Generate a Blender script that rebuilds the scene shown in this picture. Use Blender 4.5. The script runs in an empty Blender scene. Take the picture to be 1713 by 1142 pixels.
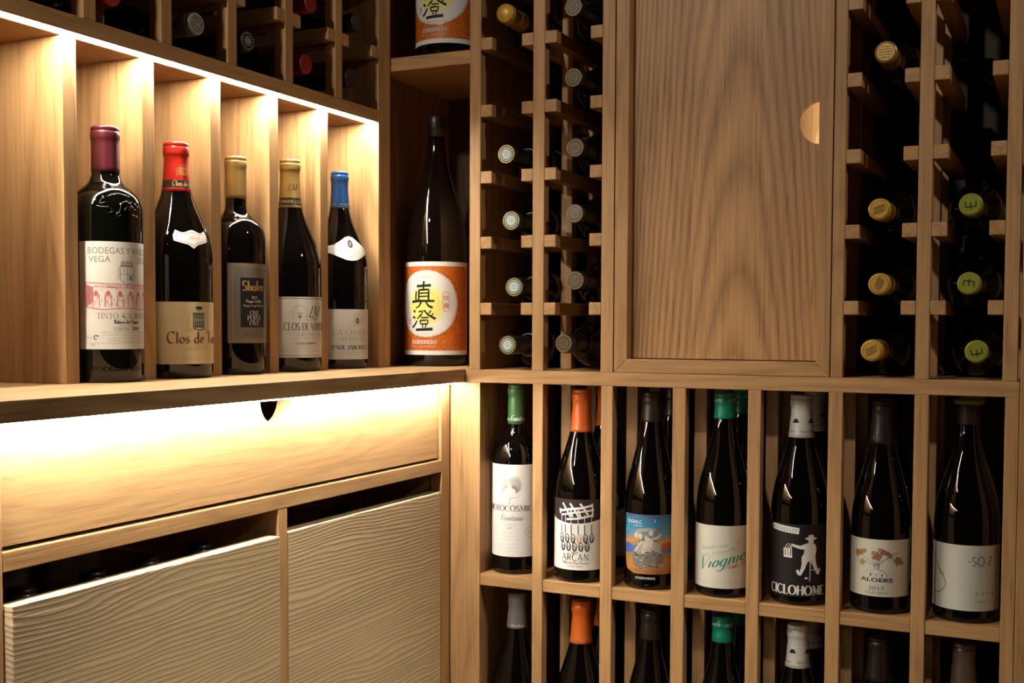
import bpy, bmesh, math, random
from math import sin, cos, pi, sqrt, atan2, radians
from mathutils import Vector, Matrix, Quaternion

random.seed(7)
SC = bpy.context.scene
COL = SC.collection
OZ = 1.05                                   # eye height above the floor

# ------------------------------------------------------------------ camera
cam_d = bpy.data.cameras.new('camera')
cam_d.sensor_width = 36.0
cam_d.lens = 1954.64 / 1713.0 * 36.0
cam_d.shift_y = (628.706 - 571.0) / 1713.0
cam_d.clip_start = 0.02
cam = bpy.data.objects.new('camera', cam_d)
COL.objects.link(cam)
yaw, pitch, roll = -0.445162965, -0.0434944656, 0.0039828975
F = Vector((sin(yaw) * cos(pitch), cos(yaw) * cos(pitch), sin(pitch)))
r0 = Vector((cos(yaw), -sin(yaw), 0.0))
u0 = r0.cross(F)
R = r0 * cos(roll) + u0 * sin(roll)
U = u0 * cos(roll) - r0 * sin(roll)
M = Matrix.Identity(4)
for i in range(3):
    M[i][0], M[i][1], M[i][2] = R[i], U[i], -F[i]
M[2][3] = OZ
cam.matrix_world = M
SC.camera = cam

# ------------------------------------------------------------------ light and exposure
LED_COLOR = (1.0, 0.93, 0.80)
LED_NICHE, LED_COUNTER = 150.0, 112.0          # strength of the two strips
SC.view_settings.view_transform = 'Standard'
SC.view_settings.look = 'None'
SC.view_settings.exposure = 0.0
SC.view_settings.gamma = 1.0
SC.cycles.use_denoising = True
SC.cycles.max_bounces = 8
SC.cycles.sample_clamp_indirect = 4.0
world = bpy.data.worlds.new('cellar_air')
SC.world = world
world.use_nodes = True
world.node_tree.nodes['Background'].inputs[0].default_value = (1.0, 0.8, 0.6, 1)
world.node_tree.nodes['Background'].inputs[1].default_value = 0.006


def spot(name, loc, target, power, size, angle, color):
    d = bpy.data.lights.new(name, 'SPOT')
    d.energy = power
    d.shadow_soft_size = size
    d.spot_size = radians(angle)
    d.spot_blend = 0.8
    d.color = color
    o = bpy.data.objects.new(name, d)
    COL.objects.link(o)
    o.location = (loc[0], loc[1], loc[2] + OZ)
    v = Vector(target) - Vector(loc)
    o.rotation_euler = v.to_track_quat('-Z', 'Y').to_euler()
    return o


spot('fill_spot', (1.25, 1.22, 1.15), (-0.95, 1.15, -0.05), 32.0, 0.06, 56, (1.0, 0.87, 0.68))  # broad fill added out of frame to lift the left-hand fronts
spot('fill_spot', (1.25, 1.00, 1.15), (-0.90, 1.15, -0.86), 120.0, 0.06, 29, (1.0, 0.90, 0.74))  # narrow unseen fill, added to brighten the spruce drawers
# unseen spot added out of frame as fill for the right-hand racks
spot('fill_spot', (-0.95, -0.25, 1.2), (-0.30, 1.65, -0.30), 60.0, 0.05, 75, (1.0, 0.92, 0.80))

# ------------------------------------------------------------------ materials
MATS = {}


def principled(name, color, rough=0.5, metal=0.0, coat=0.0, ior=1.5, spec=0.5):
    if name in MATS:
        return MATS[name]
    m = bpy.data.materials.new(name)
    m.use_nodes = True
    b = m.node_tree.nodes['Principled BSDF']
    b.inputs['Base Color'].default_value = (*color, 1)
    b.inputs['Roughness'].default_value = rough
    b.inputs['Metallic'].default_value = metal
    b.inputs['IOR'].default_value = ior
    b.inputs['Specular IOR Level'].default_value = spec
    b.inputs['Coat Weight'].default_value = coat
    b.inputs['Coat Roughness'].default_value = 0.08
    MATS[name] = m
    return m


def emission(name, color, strength):
    m = bpy.data.materials.new(name)
    m.use_nodes = True
    nt = m.node_tree
    nt.nodes.clear()
    e = nt.nodes.new('ShaderNodeEmission')
    e.inputs[0].default_value = (*color, 1)
    e.inputs[1].default_value = strength
    o = nt.nodes.new('ShaderNodeOutputMaterial')
    nt.links.new(e.outputs[0], o.inputs[0])
    return m


def wood(name, axis, light, dark, stave_axis=None, stave_w=0.04, ring=1.0, rough=0.5, stave_amt=0.2, figure=1.0, bump=0.12, seed=0.0, cathedral=None):
    """Oak: grain runs along AXIS; optional glued staves counted along STAVE_AXIS."""
    m = bpy.data.materials.new(name)
    m.use_nodes = True
    nt = m.node_tree
    N, L = nt.nodes, nt.links
    b = N['Principled BSDF']
    tc = N.new('ShaderNodeTexCoord')
    oi = N.new('ShaderNodeObjectInfo')
    sep = N.new('ShaderNodeSeparateXYZ')
    L.new(tc.outputs['Object'], sep.inputs[0])

    def math_(op, a, b_=None, c=None):
        n = N.new('ShaderNodeMath')
        n.operation = op
        for k, v in enumerate((a, b_, c)):
            if v is None:
                continue
            if isinstance(v, (int, float)):
                n.inputs[k].default_value = v
            else:
                L.new(v, n.inputs[k])
        return n.outputs[0]

    rnd = math_('MULTIPLY_ADD', oi.outputs['Random'], 17.0, seed)
    if stave_axis:
        fl = math_('FLOOR', math_('DIVIDE', math_('ADD', sep.outputs[stave_axis], 5.0 + seed * 0.013), stave_w))
        wn = N.new('ShaderNodeTexWhiteNoise')
        wn.noise_dimensions = '2D'
        cmb = N.new('ShaderNodeCombineXYZ')
        L.new(fl, cmb.inputs[0])
        L.new(rnd, cmb.inputs[1])
        L.new(cmb.outputs[0], wn.inputs['Vector'])
        sv = wn.outputs['Value']
        off = math_('MULTIPLY_ADD', sv, 31.0, rnd)
    else:
        sv = None
        off = rnd
    ax = {'X': 0, 'Y': 1, 'Z': 2}[axis]
    cmb = N.new('ShaderNodeCombineXYZ')
    for k in range(3):
        L.new(math_('ADD', sep.outputs[k], off), cmb.inputs[k])

    def noise(across, along, detail, rough_=0.55, dist=0.0):
        mp = N.new('ShaderNodeMapping')
        s = [across] * 3
        s[ax] = along
        mp.inputs['Scale'].default_value = s
        L.new(cmb.outputs[0], mp.inputs['Vector'])
        n = N.new('ShaderNodeTexNoise')
        n.inputs['Scale'].default_value = 1.0
        n.inputs['Detail'].default_value = detail
        n.inputs['Roughness'].default_value = rough_
        n.inputs['Distortion'].default_value = dist
        L.new(mp.outputs[0], n.inputs['Vector'])
        return n.outputs['Fac']

    fib = noise(260, 7, 3)
    low = noise(11, 1.3, 2, 0.5, 0.4)
    rings = math_('PINGPONG', math_('MULTIPLY', low, 9.0 * ring), 0.5)
    if cathedral:
        # arched figure of a flat-sawn board: contours z + c (x - x0)^2
        geo = N.new('ShaderNodeNewGeometry')
        sp = N.new('ShaderNodeSeparateXYZ')
        L.new(geo.outputs['Position'], sp.inputs[0])
        dx = math_('SUBTRACT', sp.outputs[0], cathedral)
        arch = math_('MULTIPLY_ADD', math_('MULTIPLY', dx, dx), 75.0, sp.outputs[2])
        arch = math_('ADD', math_('MULTIPLY', arch, 6.5), math_('MULTIPLY', low, 1.9))
        rings = math_('PINGPONG', arch, 0.5)
    rings = math_('MULTIPLY', rings, 2.0)
    rings = math_('POWER', rings, 1.6)
    pores = noise(620, 15, 2)
    pores = math_('SMOOTH_MAX', math_('SUBTRACT', pores, 0.58), 0.0, 0.02)
    fac = math_('ADD', math_('MULTIPLY', rings, 0.42 * figure), math_('MULTIPLY', math_('SUBTRACT', fib, 0.28), 0.95))
    fac = math_('ADD', fac, math_('MULTIPLY', pores, 3.2))
    if sv is not None:
        fac = math_('ADD', fac, math_('MULTIPLY', math_('SUBTRACT', sv, 0.5), stave_amt * 2))
    fac = math_('ADD', fac, math_('MULTIPLY', math_('SUBTRACT', oi.outputs['Random'], 0.5), 0.22))
    cr = N.new('ShaderNodeMix')
    cr.data_type = 'RGBA'
    cr.clamp_factor = True
    L.new(fac, cr.inputs[0])
    cr.inputs[6].default_value = (*light, 1)
    cr.inputs[7].default_value = (*dark, 1)
    L.new(cr.outputs[2], b.inputs['Base Color'])
    b.inputs['Roughness'].default_value = rough
    b.inputs['Specular IOR Level'].default_value = 0.35
    bp = N.new('ShaderNodeBump')
    bp.inputs['Strength'].default_value = bump
    bp.inputs['Distance'].default_value = 0.002
    L.new(fib, bp.inputs['Height'])
    L.new(bp.outputs[0], b.inputs['Normal'])
    return m


OAK_L, OAK_D = (0.54, 0.308, 0.130), (0.25, 0.118, 0.043)
W = {}
for a in 'XYZ':
    W[a] = wood('oak_' + a, a, OAK_L, OAK_D, figure=0.7)
W['divider'] = wood('oak_divider_board', 'Z', (0.55, 0.325, 0.140), (0.28, 0.140, 0.053), stave_axis='X', stave_w=0.043, stave_amt=0.19, figure=1.0)
W['counter'] = wood('oak_worktop', 'Y', (0.58, 0.37, 0.180), (0.28, 0.15, 0.064), stave_axis='X', stave_w=0.045, stave_amt=0.13)
W['drawer'] = wood('oak_drawer_board', 'Y', (0.54, 0.320, 0.138), (0.31, 0.160, 0.064), ring=1.4, figure=0.7, stave_axis='Z', stave_w=0.3, stave_amt=0.0)
W['door'] = wood('oak_door_board', 'Z', (0.58, 0.325, 0.140), (0.21, 0.096, 0.036), stave_axis='X', stave_w=0.0905, stave_amt=0.16, ring=1.0, figure=1.15, seed=3.0, cathedral=-0.437)
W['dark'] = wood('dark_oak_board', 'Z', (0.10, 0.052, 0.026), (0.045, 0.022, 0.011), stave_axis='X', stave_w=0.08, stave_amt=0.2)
W['shaded'] = wood('shaded_oak_board', 'Z', (0.36, 0.200, 0.092), (0.16, 0.080, 0.034))  # oak darkened so the corner's shade sits in its colour
W['pale'] = wood('pale_birch', 'Z', (0.92, 0.68, 0.40), (0.72, 0.46, 0.22), figure=0.5)


def spruce():
    m = bpy.data.materials.new('brushed_spruce')
    m.use_nodes = True
    nt = m.node_tree
    N, L = nt.nodes, nt.links
    b = N['Principled BSDF']
    tc = N.new('ShaderNodeTexCoord')
    oi = N.new('ShaderNodeObjectInfo')
    add = N.new('ShaderNodeVectorMath')
    add.operation = 'ADD'
    L.new(tc.outputs['Object'], add.inputs[0])
    mul = N.new('ShaderNodeVectorMath')
    mul.operation = 'SCALE'
    mul.inputs[0].default_value = (3.1, 5.7, 2.3)
    L.new(oi.outputs['Random'], mul.inputs['Scale'])
    L.new(mul.outputs[0], add.inputs[1])

    def M_(s):
        mp = N.new('ShaderNodeMapping')
        mp.inputs['Scale'].default_value = s
        L.new(add.outputs[0], mp.inputs['Vector'])
        return mp.outputs[0]

    def noise(s, detail, dist=0.0):
        n = N.new('ShaderNodeTexNoise')
        n.inputs['Scale'].default_value = 1.0
        n.inputs['Detail'].default_value = detail
        n.inputs['Distortion'].default_value = dist
        L.new(M_(s), n.inputs['Vector'])
        return n.outputs['Fac']

    def math_(op, a, b_=None, c=None):
        n = N.new('ShaderNodeMath')
        n.operation = op
        for k, v in enumerate((a, b_, c)):
            if v is None:
                continue
            if isinstance(v, (int, float)):
                n.inputs[k].default_value = v
            else:
                L.new(v, n.inputs[k])
        return n.outputs[0]
    sep = N.new('ShaderNodeSeparateXYZ')
    L.new(add.outputs[0], sep.inputs[0])
    big = noise((6, 2.4, 8.0), 2, 0.4)
    vor = N.new('ShaderNodeTexVoronoi')
    vor.inputs['Scale'].default_value = 1.0
    L.new(M_((4, 5.0, 7.5)), vor.inputs['Vector'])
    kn = vor.outputs['Distance']
    knot = math_('MAXIMUM', math_('SUBTRACT', 0.14, kn), 0.0)
    phase = math_('ADD', math_('MULTIPLY', sep.outputs[2], 165.0), math_('MULTIPLY', big, 10.0))
    phase = math_('ADD', phase, math_('MULTIPLY', knot, 16.0))
    phase = math_('ADD', phase, math_('MULTIPLY', noise((1.0, 0.5, 30.0), 2), 3.5))
    saw = math_('FRACT', phase)
    ridge = math_('POWER', saw, 3.5)
    fine = noise((500, 14, 500), 3)
    h = math_('ADD', ridge, math_('MULTIPLY', fine, 0.5))
    mask = math_('MULTIPLY', noise((2.0, 2.0, 9.0), 2), 1.0)
    h2 = math_('MULTIPLY', h, math_('MULTIPLY_ADD', mask, 2.4, -0.45))
    fac = math_('ADD', math_('MULTIPLY', ridge, 0.45), math_('MULTIPLY', fine, 0.4))
    fac = math_('ADD', fac, math_('MULTIPLY', knot, 5.0))
    mx = N.new('ShaderNodeMix')
    mx.data_type = 'RGBA'
    mx.clamp_factor = True
    L.new(fac, mx.inputs[0])
    mx.inputs[6].default_value = (0.74, 0.57, 0.34, 1)
    mx.inputs[7].default_value = (0.40, 0.25, 0.12, 1)
    L.new(mx.outputs[2], b.inputs['Base Color'])
    b.inputs['Roughness'].default_value = 0.55
    bp = N.new('ShaderNodeBump')
    bp.inputs['Strength'].default_value = 0.75
    bp.inputs['Distance'].default_value = 0.0013
    L.new(h2, bp.inputs['Height'])
    L.new(bp.outputs[0], b.inputs['Normal'])
    return m


W['spruce'] = spruce()
M_LED_N = emission('led_diffuser_niche', LED_COLOR, LED_NICHE)
M_HOLE_FILL = emission('hole_fill_glow', (1.0, 0.80, 0.55), 4.5)  # glow for the strip added behind the finger hole
M_LED_C = emission('led_diffuser_counter', (1.0, 0.95, 0.86), LED_COUNTER)
M_STEEL = principled('steel', (0.6, 0.58, 0.55), 0.3, 1.0)
M_PLASTER = principled('plaster', (0.06, 0.045, 0.035), 0.9)
M_FLOOR = principled('stone_floor', (0.09, 0.07, 0.055), 0.6)
M_GLASS = principled('dark_glass', (0.0022, 0.0016, 0.0014), 0.035, 0.0, 0.0, 1.5, 0.5)
M_GLASSG = principled('green_glass', (0.0022, 0.0026, 0.0014), 0.035, 0.0, 0.0, 1.5, 0.5)
M_SAKE = principled('brown_glass', (0.004, 0.002, 0.0015), 0.03, 0.0, 0.0, 1.5, 0.5)


def foil(name, c, rough=0.35, metal=0.25):
    return principled('foil_' + name, c, rough, metal, 0.15)


def ink(name, c):
    return principled('ink_' + name, c, 0.6, 0.0, 0.0, 1.45, 0.3)


PAPER = principled('paper_cream', (0.76, 0.71, 0.62), 0.65, spec=0.25)
PAPERW = principled('paper_white', (0.80, 0.77, 0.71), 0.6, spec=0.3)
PAPERY = principled('paper_ivory', (0.74, 0.60, 0.34), 0.65, spec=0.25)
BLACK = ink('black', (0.012, 0.011, 0.011))
GREY = ink('grey', (0.22, 0.20, 0.19))
LGREY = ink('light_grey', (0.48, 0.45, 0.41))
WHITE = ink('white', (0.82, 0.80, 0.76))
RED = ink('red', (0.55, 0.06, 0.07))
PINK = ink('rose', (0.62, 0.12, 0.14))
GOLD = principled('ink_gold', (0.50, 0.30, 0.09), 0.4, 0.4)
GOLD_D = principled('ink_dull_gold', (0.34, 0.24, 0.10), 0.45, 0.4)
BROWN = ink('brown', (0.16, 0.075, 0.04))
TEAL = ink('teal', (0.0, 0.26, 0.17))
NAVY = ink('navy', (0.02, 0.035, 0.12))
LIME = ink('lime', (0.26, 0.36, 0.02))


# ------------------------------------------------------------------ objects
def thing(name, label, cat, loc=(0, 0, 0), group=None):
    o = bpy.data.objects.new(name, None)
    o.empty_display_size = 0.05
    COL.objects.link(o)
    o.location = (loc[0], loc[1], loc[2] + OZ)
    o['label'] = label
    o['category'] = cat
    if group:
        o['group'] = group
    return o


def put(name, mesh, parent=None, origin=None):
    o = bpy.data.objects.new(name, mesh)
    COL.objects.link(o)
    if parent:
        o.parent = parent
    if origin:
        o.location = origin
    return o


def mesh_from(name, verts, faces, mats, mi=None, smooth=False):
    me = bpy.data.meshes.new(name)
    me.from_pydata(verts, [], faces)
    for m in mats:
        me.materials.append(m)
    if mi:
        me.polygons.foreach_set('material_index', mi)
    if smooth:
        me.polygons.foreach_set('use_smooth', [True] * len(me.polygons))
    me.update()
    return me


def wpos(o):
    """world location of an unrotated thing / part chain"""
    v = Vector(o.location)
    while o.parent:
        o = o.parent
        v += Vector(o.location)
    return v


def box(name, x, y, z, mat, parent=None, bevel=0.0012):
    """x, y, z: (low, high) in eye-centred metres; becomes one mesh with its origin at the middle."""
    c = Vector(((x[0] + x[1]) / 2, (y[0] + y[1]) / 2, (z[0] + z[1]) / 2))
    h = Vector(((x[1] - x[0]) / 2, (y[1] - y[0]) / 2, (z[1] - z[0]) / 2))
    bm = bmesh.new()
    bmesh.ops.create_cube(bm, size=2.0)
    for v in bm.verts:
        v.co = Vector((v.co.x * h.x, v.co.y * h.y, v.co.z * h.z))
    if bevel:
        bmesh.ops.bevel(bm, geom=bm.edges[:], offset=min(bevel, min(h) * 0.5), segments=2, profile=0.6, affect='EDGES')
    me = bpy.data.meshes.new(name)
    bm.to_mesh(me)
    bm.free()
    me.materials.append(mat)
    o = bpy.data.objects.new(name, me)
    COL.objects.link(o)
    wc = c + Vector((0, 0, OZ))
    if parent:
        o.parent = parent
        o.location = wc - wpos(parent)
    else:
        o.location = wc
    return o


def prism(name, pts, plane, lo, hi, mat, parent=None, bevel=0.0):
    """extrude an outline: plane 'XZ' (along y) or 'YZ' (along x)."""
    bm = bmesh.new()
    cx = sum(p[0] for p in pts) / len(pts)
    cz = sum(p[1] for p in pts) / len(pts)
    mid = (lo + hi) / 2

    def P(p, d):
        if plane == 'XZ':
            return (p[0] - cx, d - mid, p[1] - cz)
        return (d - mid, p[0] - cx, p[1] - cz)
    a = [bm.verts.new(P(p, lo)) for p in pts]
    b = [bm.verts.new(P(p, hi)) for p in pts]
    n = len(pts)
    bm.faces.new(a)
    bm.faces.new(b[::-1])
    for i in range(n):
        bm.faces.new((a[i], b[i], b[(i + 1) % n], a[(i + 1) % n]))
    bmesh.ops.recalc_face_normals(bm, faces=bm.faces[:])
    if bevel:
        bmesh.ops.bevel(bm, geom=[e for e in bm.edges if e.calc_face_angle(0) > 0.9], offset=bevel, segments=2, profile=0.6, affect='EDGES')
    me = bpy.data.meshes.new(name)
    bm.to_mesh(me)
    bm.free()
    me.materials.append(mat)
    o = bpy.data.objects.new(name, me)
    COL.objects.link(o)
    c = Vector((cx, mid, cz) if plane == 'XZ' else (mid, cx, cz)) + Vector((0, 0, OZ))
    if parent:
        o.parent = parent
        c = c - wpos(parent)
    o.location = c
    return o


# ------------------------------------------------------------------ dimensions (eye-centred)
XN, XB, XC = -1.0495, -0.8973, -0.8702      # fronts of niche boards, left base cabinet, left worktop
XP = -1.0297                                # front of the proud rail, end panel and rack above the niches
KP = XP / XN
YR = 1.65                                   # front of the right-hand racks
ZT, ZU = -0.0706, -0.0912                   # worktop top and underside
ZTOP = 0.95
YBACK = 1.955
XBACK = XN - 0.30

# ------------------------------------------------------------------ setting
def struct(o):
    o['kind'] = 'structure'
    return o


struct(box('floor', (-1.62, 0.9), (-1.2, 2.1), (-1.09, -1.05), M_FLOOR, bevel=0))
struct(box('ceiling', (-1.62, 0.9), (-1.2, 2.1), (1.25, 1.29), M_PLASTER, bevel=0))
struct(box('wall_left', (-1.62, -1.42), (-1.2, 2.1), (-1.05, 1.25), M_PLASTER, bevel=0))
struct(box('wall_back', (-1.42, 0.9), (1.985, 2.1), (-1.05, 1.25), M_PLASTER, bevel=0))

# ------------------------------------------------------------------ worktops
wt = thing('worktop', 'pale oak worktop running under the lit niche row into the corner', 'worktop', (-1.1, 1.1, ZU))
# left run with a groove for the led strip under its front edge
prism('slab', [(XBACK, ZT), (XBACK, ZU), (XC - 0.0205, ZU), (XC - 0.0205, ZU + 0.007), (XC - 0.0035, ZU + 0.007), (XC - 0.0035, ZU), (XC, ZU), (XC, ZT)],
      'XZ', 0.45, YR, W['counter'], wt, 0.0008)
box('corner_slab', (XBACK, XC), (YR + 0.0004, YBACK), (ZU, ZT), W['counter'], wt, 0.0008)
box('led_strip', (XC - 0.0190, XC - 0.0050), (0.46, YR - 0.02), (ZU - 0.0018, ZU + 0.006), M_LED_C, wt, 0.0008)
wr = thing('worktop', 'long oak rail board separating upper racks from the standing bottle rack', 'worktop', (-0.46, 1.8, ZU))
box('slab', (XC + 0.0006, -0.0573), (YR, YBACK), (ZU, ZT), W['X'], wr, 0.0012)

# ------------------------------------------------------------------ lit display niche row on the left
nd = thing('display_niche', 'row of narrow lit oak compartments standing on the left worktop', 'niche shelf', (-1.18, 1.25, ZT))
DIV = [1.020 + 0.1279 * k for k in range(-2, 4)] + [1.5305]
ZL, ZR = 0.3306, 0.3502                      # underside and top of the rail board
for y1 in DIV:
    box('divider', (XBACK + 0.012, XN), (y1 - 0.021, y1), (ZT, ZL), W['divider'], nd)
prism('top_board', [(XBACK + 0.012, ZL), (XN - 0.003, ZL), (XN - 0.003, ZL + 0.008), (XP - 0.003, ZL + 0.008), (XP - 0.003, ZL), (XP, ZL), (XP, ZR), (XBACK + 0.012, ZR)],
      'XZ', 0.55, 1.6463, W['Y'], nd, 0.0010)
box('led_strip', (XN - 0.0015, XP - 0.0045), (0.56, 1.6455), (ZL + 0.0002, ZL + 0.0075), M_LED_N, nd, 0.001)
box('back_panel', (XBACK, XBACK + 0.0118), (0.55, 1.6463), (ZT, ZR), W['Z'], nd, 0)

# tall corner compartment
cn = thing('corner_cabinet', 'tall shadowed corner compartment holding the two large bottles', 'cabinet', (-0.95, 1.8, ZT))
box('end_panel', (XBACK, XP), (1.6470, 1.6652), (ZT, ZTOP), W['divider'], cn)
box('end_panel', (XBACK, XP), (1.6655, 1.6836), (ZT, ZTOP), W['Z'], cn)
box('side_panel', (-1.080, -1.0595), (1.6840, YBACK - 0.012), (ZT, ZTOP), W['shaded'], cn)
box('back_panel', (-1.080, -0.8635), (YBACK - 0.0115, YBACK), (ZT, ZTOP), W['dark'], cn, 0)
box('shelf', (-1.0590, -0.8636), (1.6862, YBACK - 0.013), (0.4204, 0.4426), W['X'], cn)
for py in (1.715, 1.90):
    bm = bmesh.new()
    bmesh.ops.create_cone(bm, segments=16, radius1=0.003, radius2=0.003, depth=0.012, cap_ends=True,
                          matrix=Matrix.Translation((-1.0532, py, 0.4172)) @ Matrix.Rotation(pi / 2, 4, 'Y'))
    bmesh.ops.translate(bm, verts=bm.verts[:], vec=Vector((0, 0, OZ)) - wpos(cn))
    me = bpy.data.meshes.new('shelf_pin')
    bm.to_mesh(me)
    bm.free()
    me.materials.append(M_STEEL)
    put('shelf_pin', me, cn)

# ------------------------------------------------------------------ upper racks
ROWS = (0.035, 0.139, 0.2415, 0.345, 0.449, 0.5525, 0.656)
PD = 0.0195


def rack(label, x_posts, rows, side_left=False, y0=YR, rail_sides=()):
    r = thing('wine_rack', label, 'wine rack', ((x_posts[0][0] + x_posts[-1][1]) / 2, y0 + 0.13, ZT))
    for i, (a, b) in enumerate(x_posts):
        if i == 0 and side_left:
            box('post', (a, b), (y0, y0 + PD), (ZT, ZTOP), W['Z'], r)
            box('side_panel', (a, b), (y0 + PD, YBACK - 0.002), (ZT, ZTOP), W['divider'], r)
        else:
            for q in range(3):
                box('post', (a, b), (y0 + q * 0.1125, y0 + q * 0.1125 + PD), (ZT, ZTOP), W['Z'], r)
    for z in rows:
        for i, (a, b) in enumerate(x_posts):
            if i > 0:
                box('support_rail', (a - 0.0196, a - 0.0002), (y0 + 0.0003, y0 + 0.252), (z - 0.019, z), W['Y'], r)
            if i < len(x_posts) - 1:
                box('support_rail', (b + 0.0002, b + 0.0196), (y0 + 0.0003, y0 + 0.252), (z - 0.019, z), W['Y'], r)
    return r


rack('oak wine rack between corner compartment and panelled door, two bottle columns', [(-0.863, -0.8438), (-0.7533, -0.734), (-0.6394, -0.6194)], ROWS, True)
rack('oak wine rack right of the panelled door with yellow and lime capped bottles', [(-0.2985, -0.2822), (-0.1875, -0.1695), (-0.0785, -0.0605)], ROWS)

# left upper rack (bottles lie across the room's left wall)
lr = thing('wine_rack', 'shadowy oak wine rack standing on top of the lit niche row', 'wine rack', (-1.17, 1.27, ZR))
LP = [(0.9217 + 0.1299 * k) * KP for k in range(-1, 6)]     # right edges of the posts
PW = 0.0192
for y1 in LP:
    for q in range(3):
        box('post', (XP - q * 0.1125 - PW, XP - q * 0.1125), (y1 - PW, y1), (ZR, ZTOP), W['Z'], lr)
RL = (0.461 * KP, 0.565 * KP, 0.669 * KP)
for z in RL:
    for k, y1 in enumerate(LP):
        box('support_rail', (XP - 0.252, XP - 0.0003), (y1 - PW - 0.0194, y1 - PW - 0.0002), (z - 0.0187, z), W['X'], lr)
        box('support_rail', (XP - 0.252, XP - 0.0003), (y1 + 0.0002, y1 + 0.0194), (z - 0.0187, z), W['X'], lr)
    box('support_rail', (XP - 0.252, XP - 0.0003), (1.6272, 1.6466), (z - 0.0187, z), W['X'], lr)

# ------------------------------------------------------------------ panelled door cabinet
dc = thing('cabinet', 'oak cupboard with framed panel door and half round finger hole', 'cabinet', (-0.459, 1.8, ZT))
DX0, DX1 = -0.6178, -0.3000
box('carcass_side', (DX0 + 0.001, DX0 + 0.016), (YR + 0.04, YBACK), (ZT, ZTOP), W['Z'], dc)
box('carcass_side', (DX1 - 0.016, DX1 - 0.001), (YR + 0.04, YBACK), (ZT, ZTOP), W['Z'], dc)
fr = bpy.data.objects.new('door', None)
COL.objects.link(fr)
fr.parent = dc
fr.location = Vector((DX0, YR, ZT + OZ)) - wpos(dc)
ZF = ZT + 0.0207
SL, SR = DX0 + 0.0207, DX1 - 0.0190
prism('stile', [(DX0, ZT + 0.0004), (SL, ZF), (SL, ZTOP), (DX0, ZTOP)], 'XZ', YR, YR + 0.038, W['Z'], fr, 0.001)
prism('stile', [(DX1, ZT + 0.0004), (SR, ZF), (SR, ZTOP), (DX1, ZTOP)], 'XZ', YR, YR + 0.038, W['Z'], fr, 0.001)
prism('rail', [(DX0, ZT + 0.0004), (DX1, ZT + 0.0004), (SR, ZF), (SL, ZF)], 'XZ', YR, YR + 0.038, W['X'], fr, 0.001)
# the sliding panel: a board with a half round cut at its right edge
zc_, rc_ = 0.2845, 0.0300
pts = [(SL + 0.0005, ZF + 0.0015), (SR - 0.0005, ZF + 0.0015)]
for k in range(33):
    a = -pi / 2 - pi * k / 32
    pts.append((SR - 0.0005 + rc_ * cos(a), zc_ + rc_ * sin(a)))
pts += [(SR - 0.0005, ZTOP), (SL + 0.0005, ZTOP)]
prism('panel', pts, 'XZ', YR + 0.0195, YR + 0.0285, W['door'], fr, 0.0)
box('inner_panel', (DX0 + 0.0165, DX1 - 0.0165), (YR + 0.062, YR + 0.070), (ZT + 0.001, ZTOP), W['pale'], dc, 0)
box('hole_fill_strip', (SR + 0.0004, SR + 0.0024), (YR + 0.0392, YR + 0.052), (0.10, 0.48), M_HOLE_FILL, dc, 0)  # hidden strip added to brighten the board behind the finger hole

# tall panel at the far right
ep = thing('end_panel', 'tall plain oak panel closing the racks at the far right', 'panel', (-0.03, 1.8, -1.05))
box('board', (-0.0567, -0.036), (YR - 0.001, YBACK), (-1.05, ZTOP), W['Z'], ep)

# ------------------------------------------------------------------ base rack of standing bottles
BP = [(-0.7514, -0.734), (-0.638, -0.619), (-0.5255, -0.5055), (-0.4133, -0.3946), (-0.3005, -0.281), (-0.187, -0.1685), (-0.0744, -0.0573)]
br = thing('wine_rack', 'oak base rack of seven narrow bays holding standing bottles in two tiers', 'wine rack', (-0.47, 1.8, -1.05))
box('filler_board', (XB + 0.0005, -0.8433), (YR, YR + PD), (-1.0, ZU), W['Z'], br)
box('side_panel', (-0.862, -0.8433), (YR + PD, YBACK), (-1.0, ZU), W['divider'], br)
for a, b in BP:
    for q in range(3):
        box('post', (a, b), (YR + q * 0.1125, YR + q * 0.1125 + PD), (-1.0, ZU), W['Z'], br)
edges = [(-0.8973, -0.8433)] + BP
SH1, SH2 = -0.3965, -0.7300
for i in range(7):
    for zt in (SH1, SH2):
        box('shelf', (edges[i][1] + 0.0003, edges[i + 1][0] - 0.0003), (YR + 0.0012, YR + 0.262), (zt - 0.0187, zt), W['X'], br)
box('plinth', (XB + 0.0005, -0.0573), (YR + 0.03, YBACK), (-1.05, -1.0), W['X'], br)

# ------------------------------------------------------------------ left base cabinet
bc = thing('base_cabinet', 'oak base cabinet under the left worktop with glowing shallow drawer', 'cabinet', (-1.1, 1.2, -1.05))
Y0, Y1 = 0.7745, 1.6215
box('stile', (XB - 0.02, XB), (Y0 - 0.020, Y0), (-1.03, ZU - 0.0002), W['Z'], bc)
box('stile', (XB - 0.02, XB), (Y1, YR - 0.0008), (-1.03, ZU - 0.0002), W['Z'], bc)
box('carcass_side', (XBACK + 0.02, XB - 0.0205), (Y0 - 0.020, Y0 - 0.001), (-1.03, ZU - 0.0002), W['Z'], bc)
box('carcass_side', (XBACK + 0.02, XB - 0.0205), (Y1 + 0.001, Y1 + 0.0185), (-1.03, ZU - 0.0002), W['Z'], bc)
box('rail', (XB - 0.02, XB), (Y0 + 0.0003, Y1 - 0.0003), (-0.2340, -0.2148), W['Y'], bc)
box('middle_stile', (XB - 0.30, XB), (1.1966, 1.2158), (-1.03, -0.2343), W['Z'], bc)
box('back_panel', (XBACK, XBACK + 0.0195), (Y0 - 0.02, Y1 + 0.0185), (-1.03, ZU - 0.0002), W['dark'], bc, 0)
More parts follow.
